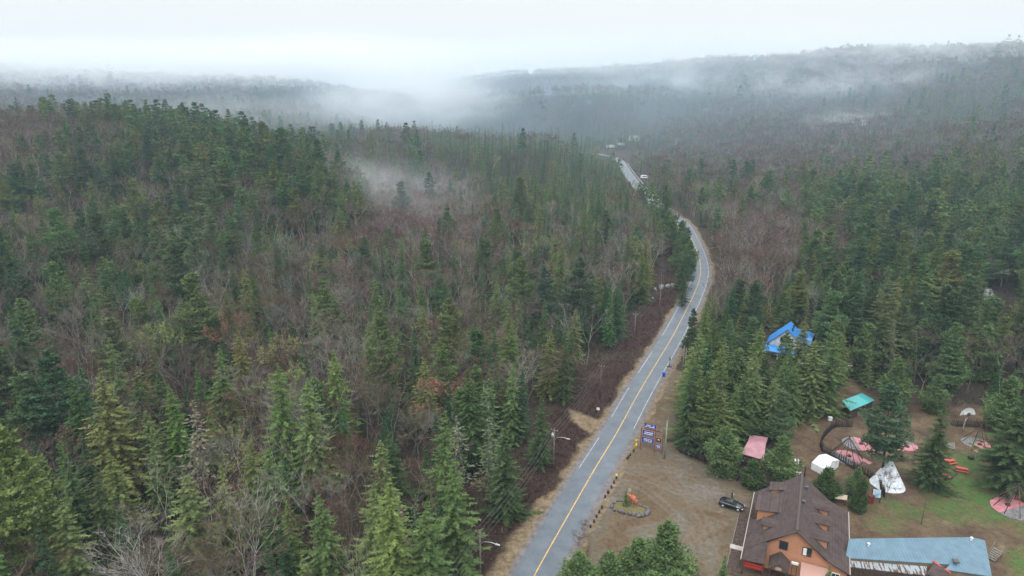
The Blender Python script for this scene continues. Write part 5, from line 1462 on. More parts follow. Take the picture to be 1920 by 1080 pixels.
hd = m.build('head', SKIN, per)
m = MB()
for sx in (-1, 1): m.blob((sx * .032, .11, 1.69), (.012, .008, .008), 1, 6, 4, 0)
m.build('eyes_pair', HAIR, hd)
m = MB(); m.box((0, .112, 1.62), (.05, .01, .01)); m.build('mouth', REDP, hd)
m = MB(); m.blob((0, 0, 1.73), (.098, .105, .095), 5, 12, 8, .04); m.build('hair', HAIR, per)
m = MB(); m.tube([(-.19, 0, 1.43), (-.265, .02, 1.15), (-.255, .08, .93)], .085, .055, n=8); m.build('sleeve', CLOTH2, per)
for hand in ((.24, .22, .95), (-.25, .09, .86)):
    m = MB(); hx, hy, hz_ = hand
    m.blob((hx, hy, hz_), (.022, .04, .05), 1, 8, 6, 0)
    for k, L in enumerate((.06, .07, .068, .055)):
        m.tube([(hx, hy - .027 + k * .018, hz_ - .04), (hx + .005, hy - .027 + k * .019, hz_ - .04 - L * .6), (hx + .02, hy - .027 + k * .019, hz_ - .04 - L)], .009, .006, n=5)
    m.tube([(hx, hy + .035, hz_ + .01), (hx + .01, hy + .06, hz_ - .02), (hx + .015, hy + .066, hz_ - .05)], .011, .007, n=5)
    m.build('hand', SKIN, per)

# island with boulders, small spruce and rust-coloured moose statue
ISL = [G(*p) for p in [(1147, 948), (1158, 940), (1176, 942), (1196, 948), (1212, 954), (1215, 962), (1206, 968), (1190, 967), (1170, 962), (1150, 957)]]
ic = (sum(p[0] for p in ISL) / len(ISL), sum(p[1] for p in ISL) / len(ISL))
m = MB(); vs = [(ic[0], ic[1], .5)]; n_ = len(ISL)
for k_, zz in ((.6, .42), (1.0, .02)):
    vs += [(ic[0] + (p[0] - ic[0]) * k_, ic[1] + (p[1] - ic[1]) * k_, zz) for p in ISL]
fs = [(0, 1 + (k + 1) % n_, 1 + k) for k in range(n_)] + [(1 + k, 1 + (k + 1) % n_, 1 + n_ + (k + 1) % n_, 1 + n_ + k) for k in range(n_)]
m.add(vs, fs, True)
o = m.build('island_bed', mat_noise('mossy_soil', (.09, .085, .03), (.15, .12, .055), 3, .95, 6, .4)); tag(o, 'mossy raised bed in the middle of the gravel lot', 'planting bed')
rg = random.Random(3)
per_ = catmull(ISL + [ISL[0]], .2)
sl = np.concatenate([[0], np.cumsum(np.linalg.norm(np.diff(per_, axis=0), axis=1))])
nb_ = 20
for k in range(nb_):
    s_ = sl[-1] * (k + rg.uniform(-.2, .2)) / nb_
    x = float(np.interp(s_ % sl[-1], sl, per_[:, 0])); y = float(np.interp(s_ % sl[-1], sl, per_[:, 1]))
    big = 1.0 if y < ic[1] + .3 else .75
    m = MB(); m.blob((0, 0, .2), (rg.uniform(.35, .62) * big, rg.uniform(.28, .45) * big, rg.uniform(.25, .42) * big), k, 8, 6, .2)
    o = m.build('boulder', BOULDER); o.location = (x, y, 0); o.rotation_euler = (0, 0, rg.uniform(0, 6))
    side_ = ('at the near side' if y < ic[1] - .5 else 'at the far side' if y > ic[1] + .6 else 'at the side')
    half_ = 'left end' if x < ic[0] - 1.6 else 'right end' if x > ic[0] + 1.6 else 'middle'
    ordw = ['first', 'second', 'third', 'fourth', 'fifth', 'sixth', 'seventh', 'eighth', 'ninth', 'tenth', 'eleventh', 'twelfth', 'thirteenth', 'fourteenth', 'fifteenth', 'sixteenth', 'seventeenth', 'eighteenth', 'nineteenth', 'twentieth'][k]
    tag(o, f'dark boulder ringing the lot island, {half_}, {ordw} round from its left tip', 'boulder', 'boulders ringing the lot island')
ix, iy = G(1173, 951)
sx_, sy_ = G(1187, 951)
ms = empty('moose_statue', (sx_, sy_, .3), math.atan2(-(sy_ - 0) * 0 - 1.2, 1.5) + math.pi, 'rust orange moose statue standing on the lot island behind the small spruce', 'statue')
V = [(0, 0, 1.55), (.55, 0, 1.65), (-.55, 0, 1.5), (1.0, 0, 1.75), (1.35, 0, 1.9), (1.75, 0, 1.75),
     (.5, .22, 1.2), (.52, .24, .75), (.5, .24, .05), (.5, -.22, 1.2), (.52, -.24, .75), (.5, -.24, .05),
     (-.62, .24, 1.2), (-.5, .25, .95), (-.72, .25, .6), (-.68, .25, .05), (-.62, -.24, 1.2), (-.5, -.25, .95), (-.72, -.25, .6), (-.68, -.25, .05)]
E_ = [(0, 1), (0, 2), (1, 3), (3, 4), (4, 5), (1, 6), (6, 7), (7, 8), (1, 9), (9, 10), (10, 11), (2, 12), (12, 13), (13, 14), (14, 15), (2, 16), (16, 17), (17, 18), (18, 19)]
Rr = [.46, .48, .40, .27, .18, .12, .17, .09, .07, .17, .09, .07, .19, .13, .08, .07, .19, .13, .08, .07]
skin_body('body', V, E_, Rr, RUSTFUR, ms, 1)
for s_ in (-1, 1):
    m = MB(); m.tube([(1.3, s_ * .1, 2.0), (1.25, s_ * .45, 2.15), (1.3, s_ * .8, 2.45)], .05, .04, n=5)
    m.poly([(1.05, s_ * .45, 2.2), (1.5, s_ * .45, 2.2), (1.6, s_ * .9, 2.6), (1.25, s_ * 1.0, 2.65), (.95, s_ * .8, 2.5)], .05); m.build('antler', GREYW, ms)
    m = MB(); m.blob((1.2, s_ * .2, 2.05), (.05, .12, .06), 1, 6, 5, 0); m.build('ear', RUSTFUR, ms)

# bollards
BO = [(1107, 287), (1086, 312), (1075, 325), (1067, 335), (998, 458), (983, 487), (967, 518), (946, 550), (927, 578), (906, 646), (889, 675), (872, 703), (857, 735), (834, 767)]
ordn = ['first', 'second', 'third', 'fourth', 'fifth', 'sixth', 'seventh', 'eighth', 'ninth', 'tenth', 'eleventh', 'twelfth', 'thirteenth', 'fourteenth']
for k, (cx_, cy_) in enumerate(BO):
    x, y = G(860 + cx_ / 3.375, 760 + (cy_ + 6) / 3.375)
    rr = .2 if k != 7 else .28
    m = MB(); m.tube([(0, 0, 0), (0, 0, .55)], rr, rr * .9, n=8); m.tube([(0, 0, .55), (0, 0, .6)], rr * .9, rr * .6, n=8)
    if k == 4:
        t = empty('wooden_bollard', (x, y, 0), 0, 'wooden bollard with a yellow cap, fifth in the row beside the road', 'bollard', 'bollards between road and lot')
        m.build('stump', DKBROWN, t); c_ = MB(); c_.tube([(0, 0, .6), (0, 0, .95)], .22, .2, n=8); c_.build('cap', YELLOW, t)
    else:
        o = m.build('wooden_bollard', DKBROWN); o.location = (x, y, 0)
        tag(o, f'dark stump bollard beside the road, {ordn[k]} in the row counting from the big sign', 'bollard', 'bollards between road and lot')

# yellow hydrant marker
hy = empty('fire_hydrant', (*G(1193, 838), 0), 0, 'yellow fire hydrant with a yellow marker disc left of the big sign', 'hydrant')
m = MB(); m.tube([(0, 0, 0), (0, 0, .7)], .16, .15, n=10); m.blob((0, 0, .75), (.17, .17, .14), 1, 10, 6, 0); m.tube([(-.28, 0, .5), (.28, 0, .5)], .08, n=8); m.build('barrel', YELLOW, hy)
m = MB(); m.tube([(0, .2, 0), (0, .2, 1.3)], .03, n=5); m.tube([(0, .2, 1.3), (0, .26, 1.32)], .36, .36, n=14); m.build('marker', YELLOW, hy)

# the big blue directory sign
gx0, gy0 = G(1200.5, 842); gx1, gy1 = G(1240.5, 851)
srz = math.atan2(gy1 - gy0, gx1 - gx0)
sg = empty('directory_sign', ((gx0 + gx1) / 2, (gy0 + gy1) / 2, 0), srz, 'tall brown framed directory sign with blue panels beside the road', 'sign')
WS = math.hypot(gx1 - gx0, gy1 - gy0)
SB = mat_noise('red_brown_timber', (.13, .045, .035), (.20, .075, .055), 4, .75)
x0_, xm, x1_ = -WS / 2, WS * .16, WS / 2
for x, h in ((x0_, 5.0), (xm, 4.7), (x1_, 4.6)):
    m = MB(); m.box((x, 0, h / 2), (.16, .16, h)); m.build('post', SB, sg)
for x in (x0_ + .9, xm + .85):
    m = MB(); m.box((x, 0, 5.75), (.12, .12, 1.6)); m.build('post', SB, sg)
for (a_, b_, z) in ((x0_, x1_, 4.95), (x0_, xm, 3.3), (x0_, xm, 1.7), (xm, x1_, 3.9), (xm, x1_, 2.35), (xm, x1_, .8), (x0_ + .6, xm + 1.05, 6.55), (x0_ + .9, xm + .85, 5.15)):
    m = MB(); m.box(((a_ + b_) / 2, -.02, z), (b_ - a_ + .3, .13, .13)); m.build('beam', SB, sg)
def scribble(parent, cx_, cz, w_, h_, rows, seed):
    """White lettering too small to read in the photograph: rows of letter-sized strokes."""
    rg = random.Random(seed)
    m = MB()
    for r_ in range(rows):
        z = cz + h_ / 2 - h_ * (r_ + .5) / rows
        lh = h_ / rows * .62
        wr = w_ * rg.uniform(.72, .98)
        x = cx_ - wr / 2
        while x < cx_ + wr / 2:
            lw = lh * rg.uniform(.4, .7)
            if rg.random() > .12:
                m.box((x + lw / 2, -.125, z), (lw * .85, .02, lh * rg.choice((1.0, .8, .9))))
            x += lw * 1.22
    m.build('lettering', LETTER, parent)
def panel(cx_, cz, w_, h_, mat, rows, seed):
    m = MB(); m.box((cx_, -.07, cz), (w_, .06, h_)); p_ = m.build('panel', mat, sg)
    if rows: scribble(p_, cx_, cz, w_ * .86, h_ * .7, rows, seed)
    fr = MB()
    for sx in (-1, 1): fr.box((cx_ + sx * (w_ / 2 + .05), -.06, cz), (.09, .1, h_ + .18))
    for sz in (-1, 1): fr.box((cx_, -.06, cz + sz * (h_ / 2 + .05)), (w_, .1, .09))
    fr.build('panel_frame', plain('pale_wood_frame', (.34, .22, .15), .7), sg)
wl_ = xm - x0_
panel((x0_ + xm) / 2 + .35, 5.85, wl_ * .84, 1.0, SIGNBL, 2, 1)
panel((x0_ + xm) / 2, 4.12, wl_ * .80, 1.15, SIGNBL, 2, 2)
panel((x0_ + xm) / 2, 2.5, wl_ * .84, 1.15, SIGNBL, 3, 3)
panel((xm + x1_) / 2, 3.1, (x1_ - xm) * .68, 1.05, DKBROWN, 0, 4)
panel((xm + x1_) / 2, 1.57, (x1_ - xm) * .70, .95, SIGNBL, 3, 5)
m = MB(); n_ = 14; m.tube([((xm + x1_) / 2, -.11, 3.1), ((xm + x1_) / 2, -.14, 3.1)], .28, n=14); m.build('emblem', FASCIA, sg)

# utility poles, lamps and wires
def pole(px, py, h, mat, label, lamp=False, transformer=False, rz=R(-22), cross=True, r=.15, name='utility_pole', xy=None):
    x, y = xy if xy else G(px, py)
    t = empty(name, (x, y, float(H(x, y)[0])), rz, label, 'utility pole', 'utility poles along the road')
    m = MB(); m.tube([(0, 0, -.5), (0, 0, h)], r, r * .68, n=8); m.build('pole', mat, t)
    if cross:
        m = MB(); m.box((0, 0, h - .5), (1.6, .1, .12)); m.build('crossarm', mat, t)
        for sx in (-.7, 0, .7):
            m = MB(); m.tube([(sx, 0, h - .44), (sx, 0, h - .2)], .06, .04, n=6); m.build('insulator', STEEL, t)
    if transformer:
        m = MB(); m.tube([(-.28, -.25, h - 2.1), (-.28, -.25, h - 1.1)], .26, n=10); m.tube([(-.28, -.25, h - 1.1), (-.28, -.25, h - .9)], .2, .1, n=8); m.build('transformer', STEEL, t)
    if lamp:
        a = MB(); a.tube([(0, 0, h - 2.6), (.7, 0, h - 1.9), (1.8, 0, h - 1.7), (2.6, 0, h - 1.75)], .05, n=6); la = a.build('lamp_arm', STEEL, t)
        a = MB(); a.box((2.9, 0, h - 1.78), (.8, .26, .14), taper=.7); a.build('lamp_head', STEEL, la)
    return (x, y, h)
PA = pole(1038, 874, 8.6, POLEW, 'grey utility pole with street lamp and transformer beside the gravel spur', True, True)
PB = pole(0, 0, 9.4, POLEW, 'nearest utility pole with street lamp at the lower edge of the photo', True, False, xy=(-4.9, 88.6))
PC = pole(1125, 748, 9.2, POLER, 'reddish brown utility pole standing in the dark shrub strip')
PD = pole(1189, 640, 9.0, POLEW, 'thin grey utility pole at the forest edge halfway up the strip')
PE = pole(1236, 588, 10.5, POLEW, 'utility pole below the rocks near the road bend')
PF = pole(0, 0, 10.5, POLEW, 'farthest utility pole rising among trees inside the road bend', xy=(66, 292))
PG = (-19, 55, 9.4)
PR = pole(1246, 860, 8.8, POLEG, 'pale greenish utility pole right beside the big directory sign', cross=False, r=.17)
PS = pole(1279, 705, 8.6, POLEW, 'pale utility pole against the spruces beyond the blue bin', cross=False)
PT = pole(1283, 706, 8.0, POLEG, 'thinner pale pole paired with the one by the spruces', cross=False, r=.1)
def wire(a, b, off, za, sag, label, r=.026, grp='cables between the utility poles'):
    d = Vector((b[0] - a[0], b[1] - a[1], 0)).normalized(); nn = Vector((d.y, -d.x, 0))
    A = Vector((a[0], a[1], a[2] + za)) + nn * off; B = Vector((b[0], b[1], b[2] + za)) + nn * off
    m = MB(); pts = []
    for k in range(13):
        q = k / 12; p = A.lerp(B, q); p.z -= sag * 4 * q * (1 - q); pts.append(tuple(p - A))
    m.tube(pts, r, n=4, caps=False)
    o = m.build('power_cable', WIRE); o.location = A
    tag(o, label, 'cable', grp)
SP = [(PG, PB, 'running out of the frame from the nearest lamp pole'), (PB, PA, 'between the two lamp poles'), (PA, PC, 'from the transformer pole to the reddish pole'), (PC, PD, 'from the reddish pole to the thin grey pole'),
      (PD, PE, 'from the thin grey pole to the pole below the rocks'), (PE, PF, 'from the pole below the rocks into the trees')]
for a_, b_, txt in SP:
    for off, za, w_ in ((-.7, -.2, 'roadless side'), (0, -.2, 'middle'), (.7, -.2, 'road side'), (0.1, -2.2, 'lowest')):
        wire(a_, b_, off, za, .9 if za > -1 else 1.2, f'{w_} cable {txt}')
lodge_pt = Lw(-4.5, 6.0, 6.0)
wire(PR, lodge_pt, 0, 0.0, .9, 'single service cable from the greenish pole to the lodge', .028)
wire(PR, PT, 0, -.3, .8, 'single cable from the greenish pole to the poles by the spruces', .03)

# small roadside things
def post_sign(px, py, label, col, w_=.5, h_=.5, ph=2.1, rot=R(-20), disc=False, name='road_sign'):
    t = empty(name, (*G(px, py), 0), rot, label, 'road sign')
    m = MB(); m.tube([(0, 0, 0), (0, 0, ph)], .035, n=5); m.build('post', STEEL, t)
    m = MB()
    if disc: m.tube([(0, -.06, ph - .2), (0, -.03, ph - .2)], w_ / 2, n=14)
    else: m.box((0, -.05, ph - h_ / 2 + .1), (w_, .03, h_))
    m.build('plate', col, t)
post_sign(1121, 781, 'small white road sign at the edge of the gravel spur', WHITE, .7, .6, 2.2)
post_sign(989, 985, 'thin grey marker stake in the straw beside the road', GREYW, .12, .4, 1.5)
m = MB(); m.tube([(0, 0, 0), (0, 0, 2.9)], .07, n=6); m.box((0, -.1, 2.4), (.3, .25, .7)); m.box((0, 0, .08), (1.4, .7, .16)); o = m.build('meter_post', FENCEW); o.location = (*G(1255, 688), 0); tag(o, 'dark post with a box and base plate beyond the blue bin', 'post')
bn = empty('wheelie_bin', (*G(1244.6, 706), 0), R(-25), 'bright blue wheelie bin standing at the road edge', 'bin')
m = MB(); m.box((0, 0, .62), (.62, .7, 1.0), taper=1.15); m.build('body', BINBLUE, bn)
m = MB(); m.box((0, 0, 1.17), (.78, .86, .09)); m.box((0, .43, 1.15), (.7, .06, .06)); m.build('lid', BINBLUE, bn)
for sx in (-.28, .28):
    m = MB(); m.tube([(sx - .03, .32, .13), (sx + .03, .32, .13)], .13, n=10); m.build('wheel', TYRE, bn)
# pale rocks at the cutting
rg = random.Random(9)
for k, (px, py, s_) in enumerate([(1228, 539, 1.4), (1240, 536, 1.9), (1252, 534, 1.7), (1262, 532, 1.6), (1268, 531, 1.1), (1224, 555, .9)]):
    s_ *= .72; x, y = G(px, py + 6); m = MB(); m.blob((0, 0, s_ * .45), (s_, s_ * .7, s_ * .8), 40 + k, 8, 6, .22)
    o = m.build('rock', PALEROCK); o.location = (x, y, 0); o.rotation_euler = (0, 0, rg.uniform(0, 3))
    tag(o, f'pale grey rock at the cutting below the bend, {ordn[k]} from the left' if k < 5 else 'small pale rock lying below the others in the dark shrubs', 'rock', 'pale rocks at the road cutting')
# outcrops on the left hill
for k, (px, D) in enumerate([(372, 300), (392, 304), (408, 298), (385, 309)]):
    x, y, _ = GD(px, 420, D); z = float(H(x, y)[0]); m = MB(); m.blob((0, 0, 1.5), (3.2, 2.4, 3.4), 60 + k, 9, 7, .2)
    o = m.build('rock', PALEROCK); o.location = (x, y, z); tag(o, f'pale rock outcrop among the pines of the left hill, {ordn[k]} of four from the left', 'rock', 'rock outcrops on the left hill')

# guardrail, camper and far houses along the distant road
gr = empty('guardrail', (0, 0, 0), 0, 'grey steel guardrail along the right side of the distant road', 'guardrail')
gs = [i for i in range(len(ROAD)) if 430 < ROAD[i, 1] < 640]
offs = 5.0
def off_pt(i, o_):
    t = ROAD[min(i + 1, len(ROAD) - 1)] - ROAD[i - 1]; t = t / np.linalg.norm(t); return ROAD[i] + np.array((t[1], -t[0])) * o_
m = MB(); pts = [(float(off_pt(i, offs)[0]), float(off_pt(i, offs)[1]), .75) for i in gs]
m.tube(pts, .2, n=4); m.build('rail', STEEL, gr)
for i in gs[::3]:
    p = off_pt(i, offs + .1); m = MB(); m.box((p[0], p[1], .4), (.15, .15, .8)); m.build('post', STEEL, gr)
cv = empty('camper_trailer', (104.5, 541, 0), R(5), 'white camper trailer parked beside the distant road', 'trailer')
m = MB(); m.box((0, 0, 1.6), (5.6, 2.3, 2.1), taper=.94); m.build('body', WHITE, cv)
m = MB(); m.box((0, -1.16, 1.9), (3.6, .05, .6)); m.build('window', GLASS, cv)
for sx in (-.5, .5):
    m = MB(); m.tube([(sx, -1.1, .35), (sx, -.85, .35)], .35, n=10); m.build('wheel', TYRE, cv)
def small_house(px, D, w_, d_, h_, rz, roofm, wallm, label, zoff=0):
    x, y, _ = GD(px, 300, D); z = float(H(x, y)[0]) + zoff
    t = empty('far_house', (x, y, z), rz, label, 'house')
    hw, hd_ = w_ / 2, d_ / 2
    m = MB(); m.poly([(-hw - .4, -hd_ - .4, h_ - .2), (hw + .4, -hd_ - .4, h_ - .2), (hw + .4, 0, h_ + d_ * .35), (-hw - .4, 0, h_ + d_ * .35)], .2); m.poly([(-hw - .4, 0, h_ + d_ * .35), (hw + .4, 0, h_ + d_ * .35), (hw + .4, hd_ + .4, h_ - .2), (-hw - .4, hd_ + .4, h_ - .2)], .2); m.build('roof', roofm, t)
    m = MB(); m.box((0, 0, h_ / 2 - .15), (w_, d_, h_ - .3))
    for sx in (-1, 1): m.poly([(sx * hw, -hd_, h_ - .3), (sx * hw, hd_, h_ - .3), (sx * hw, 0, h_ + d_ * .35 - .3)])
    m.build('wall', wallm, t)
    for sx in (-.25, .25): bbox_window(t, (sx * w_, -hd_ - .03, h_ * .55), 1.3, 1.2)
GREYR = plain('pale_grey_roof', (.24, .25, .27), .5)
small_house(1143, 770, 9, 7, 2.8, R(5), GREYR, TANWALL, 'pale grey roofed house left of the distant road end')
small_house(1163, 790, 7, 6, 2.6, R(-10), GREYR, TANWALL, 'small pale house at the far end of the road')
small_house(1186, 830, 11, 8, 3.4, R(15), GREYR, WHITE, 'pale roofed house high beyond the end of the road', 3)
small_house(1868, 226, 13, 9, 3.0, R(-8), mat_noise('weathered_grey_roof', (.12, .13, .14), (.20, .21, .22), 1, .7), DKBROWN, 'dark grey roofed house among the trees at the right border', 0)

# hand-placed trees around the lot and the lodge
def at_tree(kind, var, px, py, s, tint, label, group=None, rz=None, wide=1.0, xy=None):
    x, y = xy if xy else G(px, py)
    plant(kind, var, x, y, float(H(x, y)[0]) - .1, s, random.uniform(0, 6) if rz is None else rz, tint, (1, 1, 1, wide), 10, label, group)
at_tree('young_pine', 0, 1359, 888, 1.12, 0, 'bushy round pine at the foot of the spruces beside the lot', wide=1.25)
at_tree('young_pine', 1, 1461, 905, 1.0, 0, 'bushy round pine between the pink-roofed shed and the lodge', wide=1.15)
at_tree('cedar_tree', 0, 1409, 912, .95, 0, 'dark dense cedar in front of the pink-roofed shed', wide=1.3)
at_tree('cedar_tree', 0, 1546, 934, 1.05, 0, 'dark dense cedar just behind the lodge roof', wide=1.35)
at_tree('cedar_tree', 1, 1608, 958, .95, 0, 'narrow olive cedar behind the lodge, nearest the notice board')
at_tree('young_pine', 1, 1603, 928, .58, 0, 'small pale green pine between the two cedars behind the lodge', wide=1.15)
at_tree('pine_tree', 0, 1652, 905, 1.02, 1, 'very large blue green pine standing over the camp lawn', 'large trees around the camp lawn', wide=1.25)
at_tree('spruce_tree', 0, 1741, 912, 1.0, 0, 'broad dark spruce between the tipi and the picnic tables', 'large trees around the camp lawn', wide=1.1)
at_tree('spruce_tree', 1, 1885, 915, 1.12, 0, 'huge dark conifer over the lawn at the right border', 'large trees around the camp lawn', wide=1.5)
at_tree('spruce_tree', 0, 1930, 890, 1.2, 2, 'olive green conifer cut by the right border of the photo', 'large trees around the camp lawn', wide=1.3)
for k, (px, py, s, wd, lb) in enumerate([(1085, 1128, 1.0, 1.25, 'bushy pine at the bottom edge nearest the road'), (1140, 1150, 1.05, 1.2, 'second bushy pine from the road at the bottom edge'), (1192, 1112, 1.1, 1.15, 'pointed bushy pine in the middle of the bottom group'),
                                        (1250, 1108, 1.2, 1.2, 'tallest bushy pine at the bottom edge'), (1262, 1170, 1.05, 1.2, 'bushy pine cut by the bottom edge below the tallest one'), (1215, 1190, 1.1, 1.2, 'bushy pine mostly below the bottom edge of the photo')]):
    at_tree('young_pine', k % 2, px, py, s, 0, lb, wide=wd)
at_tree('spruce_tree', 4, 1350, 1125, .68, 1, 'small pointed spruce at the bottom edge beside the lodge', 'small spruces around the lodge')
at_tree('spruce_tree', 4, 1548, 1110, .42, 4, 'tiny bright green spruce in front of the lodge wall', 'small spruces around the lodge')
at_tree('spruce_tree', 4, 1173, 951, .32, 1, 'tiny spruce growing on the boulder island of the lot', 'small spruces around the lodge', wide=1.1)
at_tree('bare_tree', 4, 1664, 939, .62, 0, 'small dark forked leafless tree in front of the white tipi', 'small leafless trees near the camp')
at_tree('bare_tree', 4, 1093, 1003, .32, 1, 'small leafless bush beside the road near the bollards', 'small leafless trees near the camp')
at_tree('bare_tree', 2, 1085, 1025, .28, 1, 'leafless bush at the road edge above the bottom pines', 'small leafless trees near the camp')
at_tree('bare_tree', 1, 1712, 870, .5, 0, 'thin leafless tree just behind the tipi', 'small leafless trees near the camp')
at_tree('bare_tree', 3, 1778, 790, .5, 3, 'pale leafless tree at the forest edge behind the dark spruce', 'small leafless trees near the camp')
for k, (px, py, v, s, lb) in enumerate([(1292, 838, 0, 1.02, 'tall dark spruce at the corner of the lot next to the stake fence'), (1322, 842, 1, .92, 'second tall spruce of the row behind the stake fence'), (1345, 848, 0, .85, 'third spruce of the row partly behind the round pine'),
                                      (1296, 800, 1, .95, 'tall spruce behind the corner spruce of the lot'), (1290, 765, 0, .9, 'spruce behind the lot facing the big sign'), (1300, 735, 2, .95, 'spruce standing nearest the paired pale poles'),
                                      (1378, 830, 1, .9, 'dark spruce directly left of the pink-roofed shed'), (1405, 812, 0, .9, 'dark spruce directly behind the pink-roofed shed'), (1440, 815, 0, .8, 'tall spruce behind the pink roof toward the chalet'),
                                      (1480, 790, 1, .78, 'tall spruce at the left of the camp path'), (1515, 780, 0, 1.1, 'very tall spruce pair, left one, beside the camp path'), (1545, 775, 1, 1.05, 'very tall spruce pair, right one, beside the camp path')]):
    at_tree('spruce_tree', v, px, py, s, [0, 1, 4, 1, 2, 1, 0, 1, 4, 1, 4, 1][k], lb, 'spruces between the lot and the camp', wide=1.12)

# ------------------------------------------------------------------ ground cover: shrubs of the ditch, straw, undergrowth
def cover(name, n_, area_fn, xr, yr, hgt, wid, cols, label, per=7, seed=1, spread=.35, lean=.5):
    rg = np.random.default_rng(seed)
    x = rg.uniform(*xr, n_); y = rg.uniform(*yr, n_)
    k = area_fn(x, y); x, y = x[k], y[k]
    z = H(x, y); M_ = len(x)
    hh = rg.uniform(.5, 1.15, (M_, 1)) * hgt
    hh *= .55 + .9 * vnoise(x, y, 5, seed + 7)[:, None]
    a = rg.uniform(0, 6.283, (M_, per)); s_ = rg.uniform(0, spread, (M_, per))
    bx_ = x[:, None] + np.cos(a) * s_ * .4; by_ = y[:, None] + np.sin(a) * s_ * .4
    tx_ = bx_ + np.cos(a) * lean * hh * rg.uniform(.2, 1, (M_, per)); ty_ = by_ + np.sin(a) * lean * hh * rg.uniform(.2, 1, (M_, per))
    hz2 = z[:, None] + hh * rg.uniform(.6, 1.1, (M_, per))
    pa = a + 1.57; w_ = wid * rg.uniform(.6, 1.3, (M_, per))
    P = np.empty((M_, per, 3, 3), np.float32)
    P[..., 0, 0] = bx_ - np.cos(pa) * w_; P[..., 0, 1] = by_ - np.sin(pa) * w_; P[..., 0, 2] = z[:, None] - .05
    P[..., 1, 0] = bx_ + np.cos(pa) * w_; P[..., 1, 1] = by_ + np.sin(pa) * w_; P[..., 1, 2] = z[:, None] - .05
    P[..., 2, 0] = tx_; P[..., 2, 1] = ty_; P[..., 2, 2] = hz2
    ci = np.clip((vnoise(x, y, 3.5, seed) * .7 + vnoise(x, y, 11, seed + 3) * .5 + rg.normal(0, .16, M_)) / 1.15, 0, .999)
    cl = np.array(cols)[(ci * len(cols)).astype(int)]
    col = cl[:, None, :] * rg.uniform(.65, 1.35, (M_, per, 1))
    o = bpy.data.objects.new(name, tri_mesh(name, P.reshape(-1, 3, 3), TWIG, col.reshape(-1, 3))); C.objects.link(o)
    tag(o, label, kind='stuff'); return o
def in_ditch(x, y):
    r_ = road_dist(x, y)
    vw_ = np.interp(y, [80, 100, 120, 140, 170, 230, 330], [6.8, 6.4, 5.2, 5.0, 4.6, 4.4, 4.0])
    k = (x > edge_l(y) - 3) & (-r_ > vw_ + .6 + (vnoise(x, y, 3, 9) - .5) * 2.2) & (r_ < 0)
    return k & (poly_dist(x, y, [G(*p) for p in [(1068, 768), (1074, 786), (1108, 815), (1125, 790)]]) > .6)
cover('ditch_shrubs', 60000, in_ditch, (-25, 85), (78, 330), .75, .035, [(.075, .028, .026), (.055, .024, .022), (.10, .045, .036), (.045, .02, .02), (.15, .105, .065), (.10, .095, .045)], 'low dark maroon shrubs filling the strip under the power line', 7, 1, .5, .8)
def in_straw(x, y):
    r_ = road_dist(x, y)
    vw_ = np.interp(y, [80, 100, 120, 140, 170, 230, 330], [6.8, 6.4, 5.2, 5.0, 4.6, 4.4, 4.0])
    return (r_ < 0) & (np.abs(-r_ - vw_ - .3) < 1.3) & (vnoise(x, y, 2.5, 19) > .35)
cover('dry_straw', 30000, in_straw, (-20, 85), (78, 330), .35, .03, [(.26, .19, .09), (.20, .16, .08), (.15, .13, .06)], 'dry straw coloured grass between verge and shrubs', 5, 2, .3, 1.0)
def in_woods(x, y): return (road_dist(x, y) < 0) & (x < edge_l(y))
cover('undergrowth', 60000, in_woods, (-260, 60), (70, 330), 1.5, .035, [(.065, .046, .034), (.085, .062, .044), (.045, .034, .027), (.12, .10, .078), (.065, .07, .034)], 'tangled leafless undergrowth on the forest floor', 6, 3, .6, .8)
def in_rwoods(x, y): return (road_dist(x, y) > 8) & (poly_dist(x, y, LOT) > 0) & (poly_dist(x, y, YARD) > 0)
cover('undergrowth', 30000, in_rwoods, (30, 260), (110, 340), 1.2, .035, [(.085, .05, .04), (.10, .065, .05), (.05, .06, .03), (.16, .13, .11)], 'brown undergrowth between the trees right of the road', 6, 4, .6, .8)
def in_yard(x, y): return (poly_dist(x, y, YARD) < 0) & (poly_dist(x, y, GRASS) > -1) & (vnoise(x, y, 4, 33) > .5)
cover('dry_weeds', 22000, in_yard, (40, 160), (85, 200), .22, .03, [(.20, .13, .055), (.14, .085, .04), (.10, .09, .035)], 'short dry weeds on the brown earth of the camp', 4, 5, .3, 1.0)
def in_grass(x, y): return (poly_dist(x, y, GRASS) < 0) | (poly_dist(x, y, GRASS2) < 0)
cover('grass', 20000, in_grass, (50, 160), (80, 140), .12, .03, [(.07, .12, .028), (.10, .13, .04), (.13, .12, .05)], 'patchy green grass of the camp lawn', 4, 6, .2, 1.0)
HAZE = 0.00017
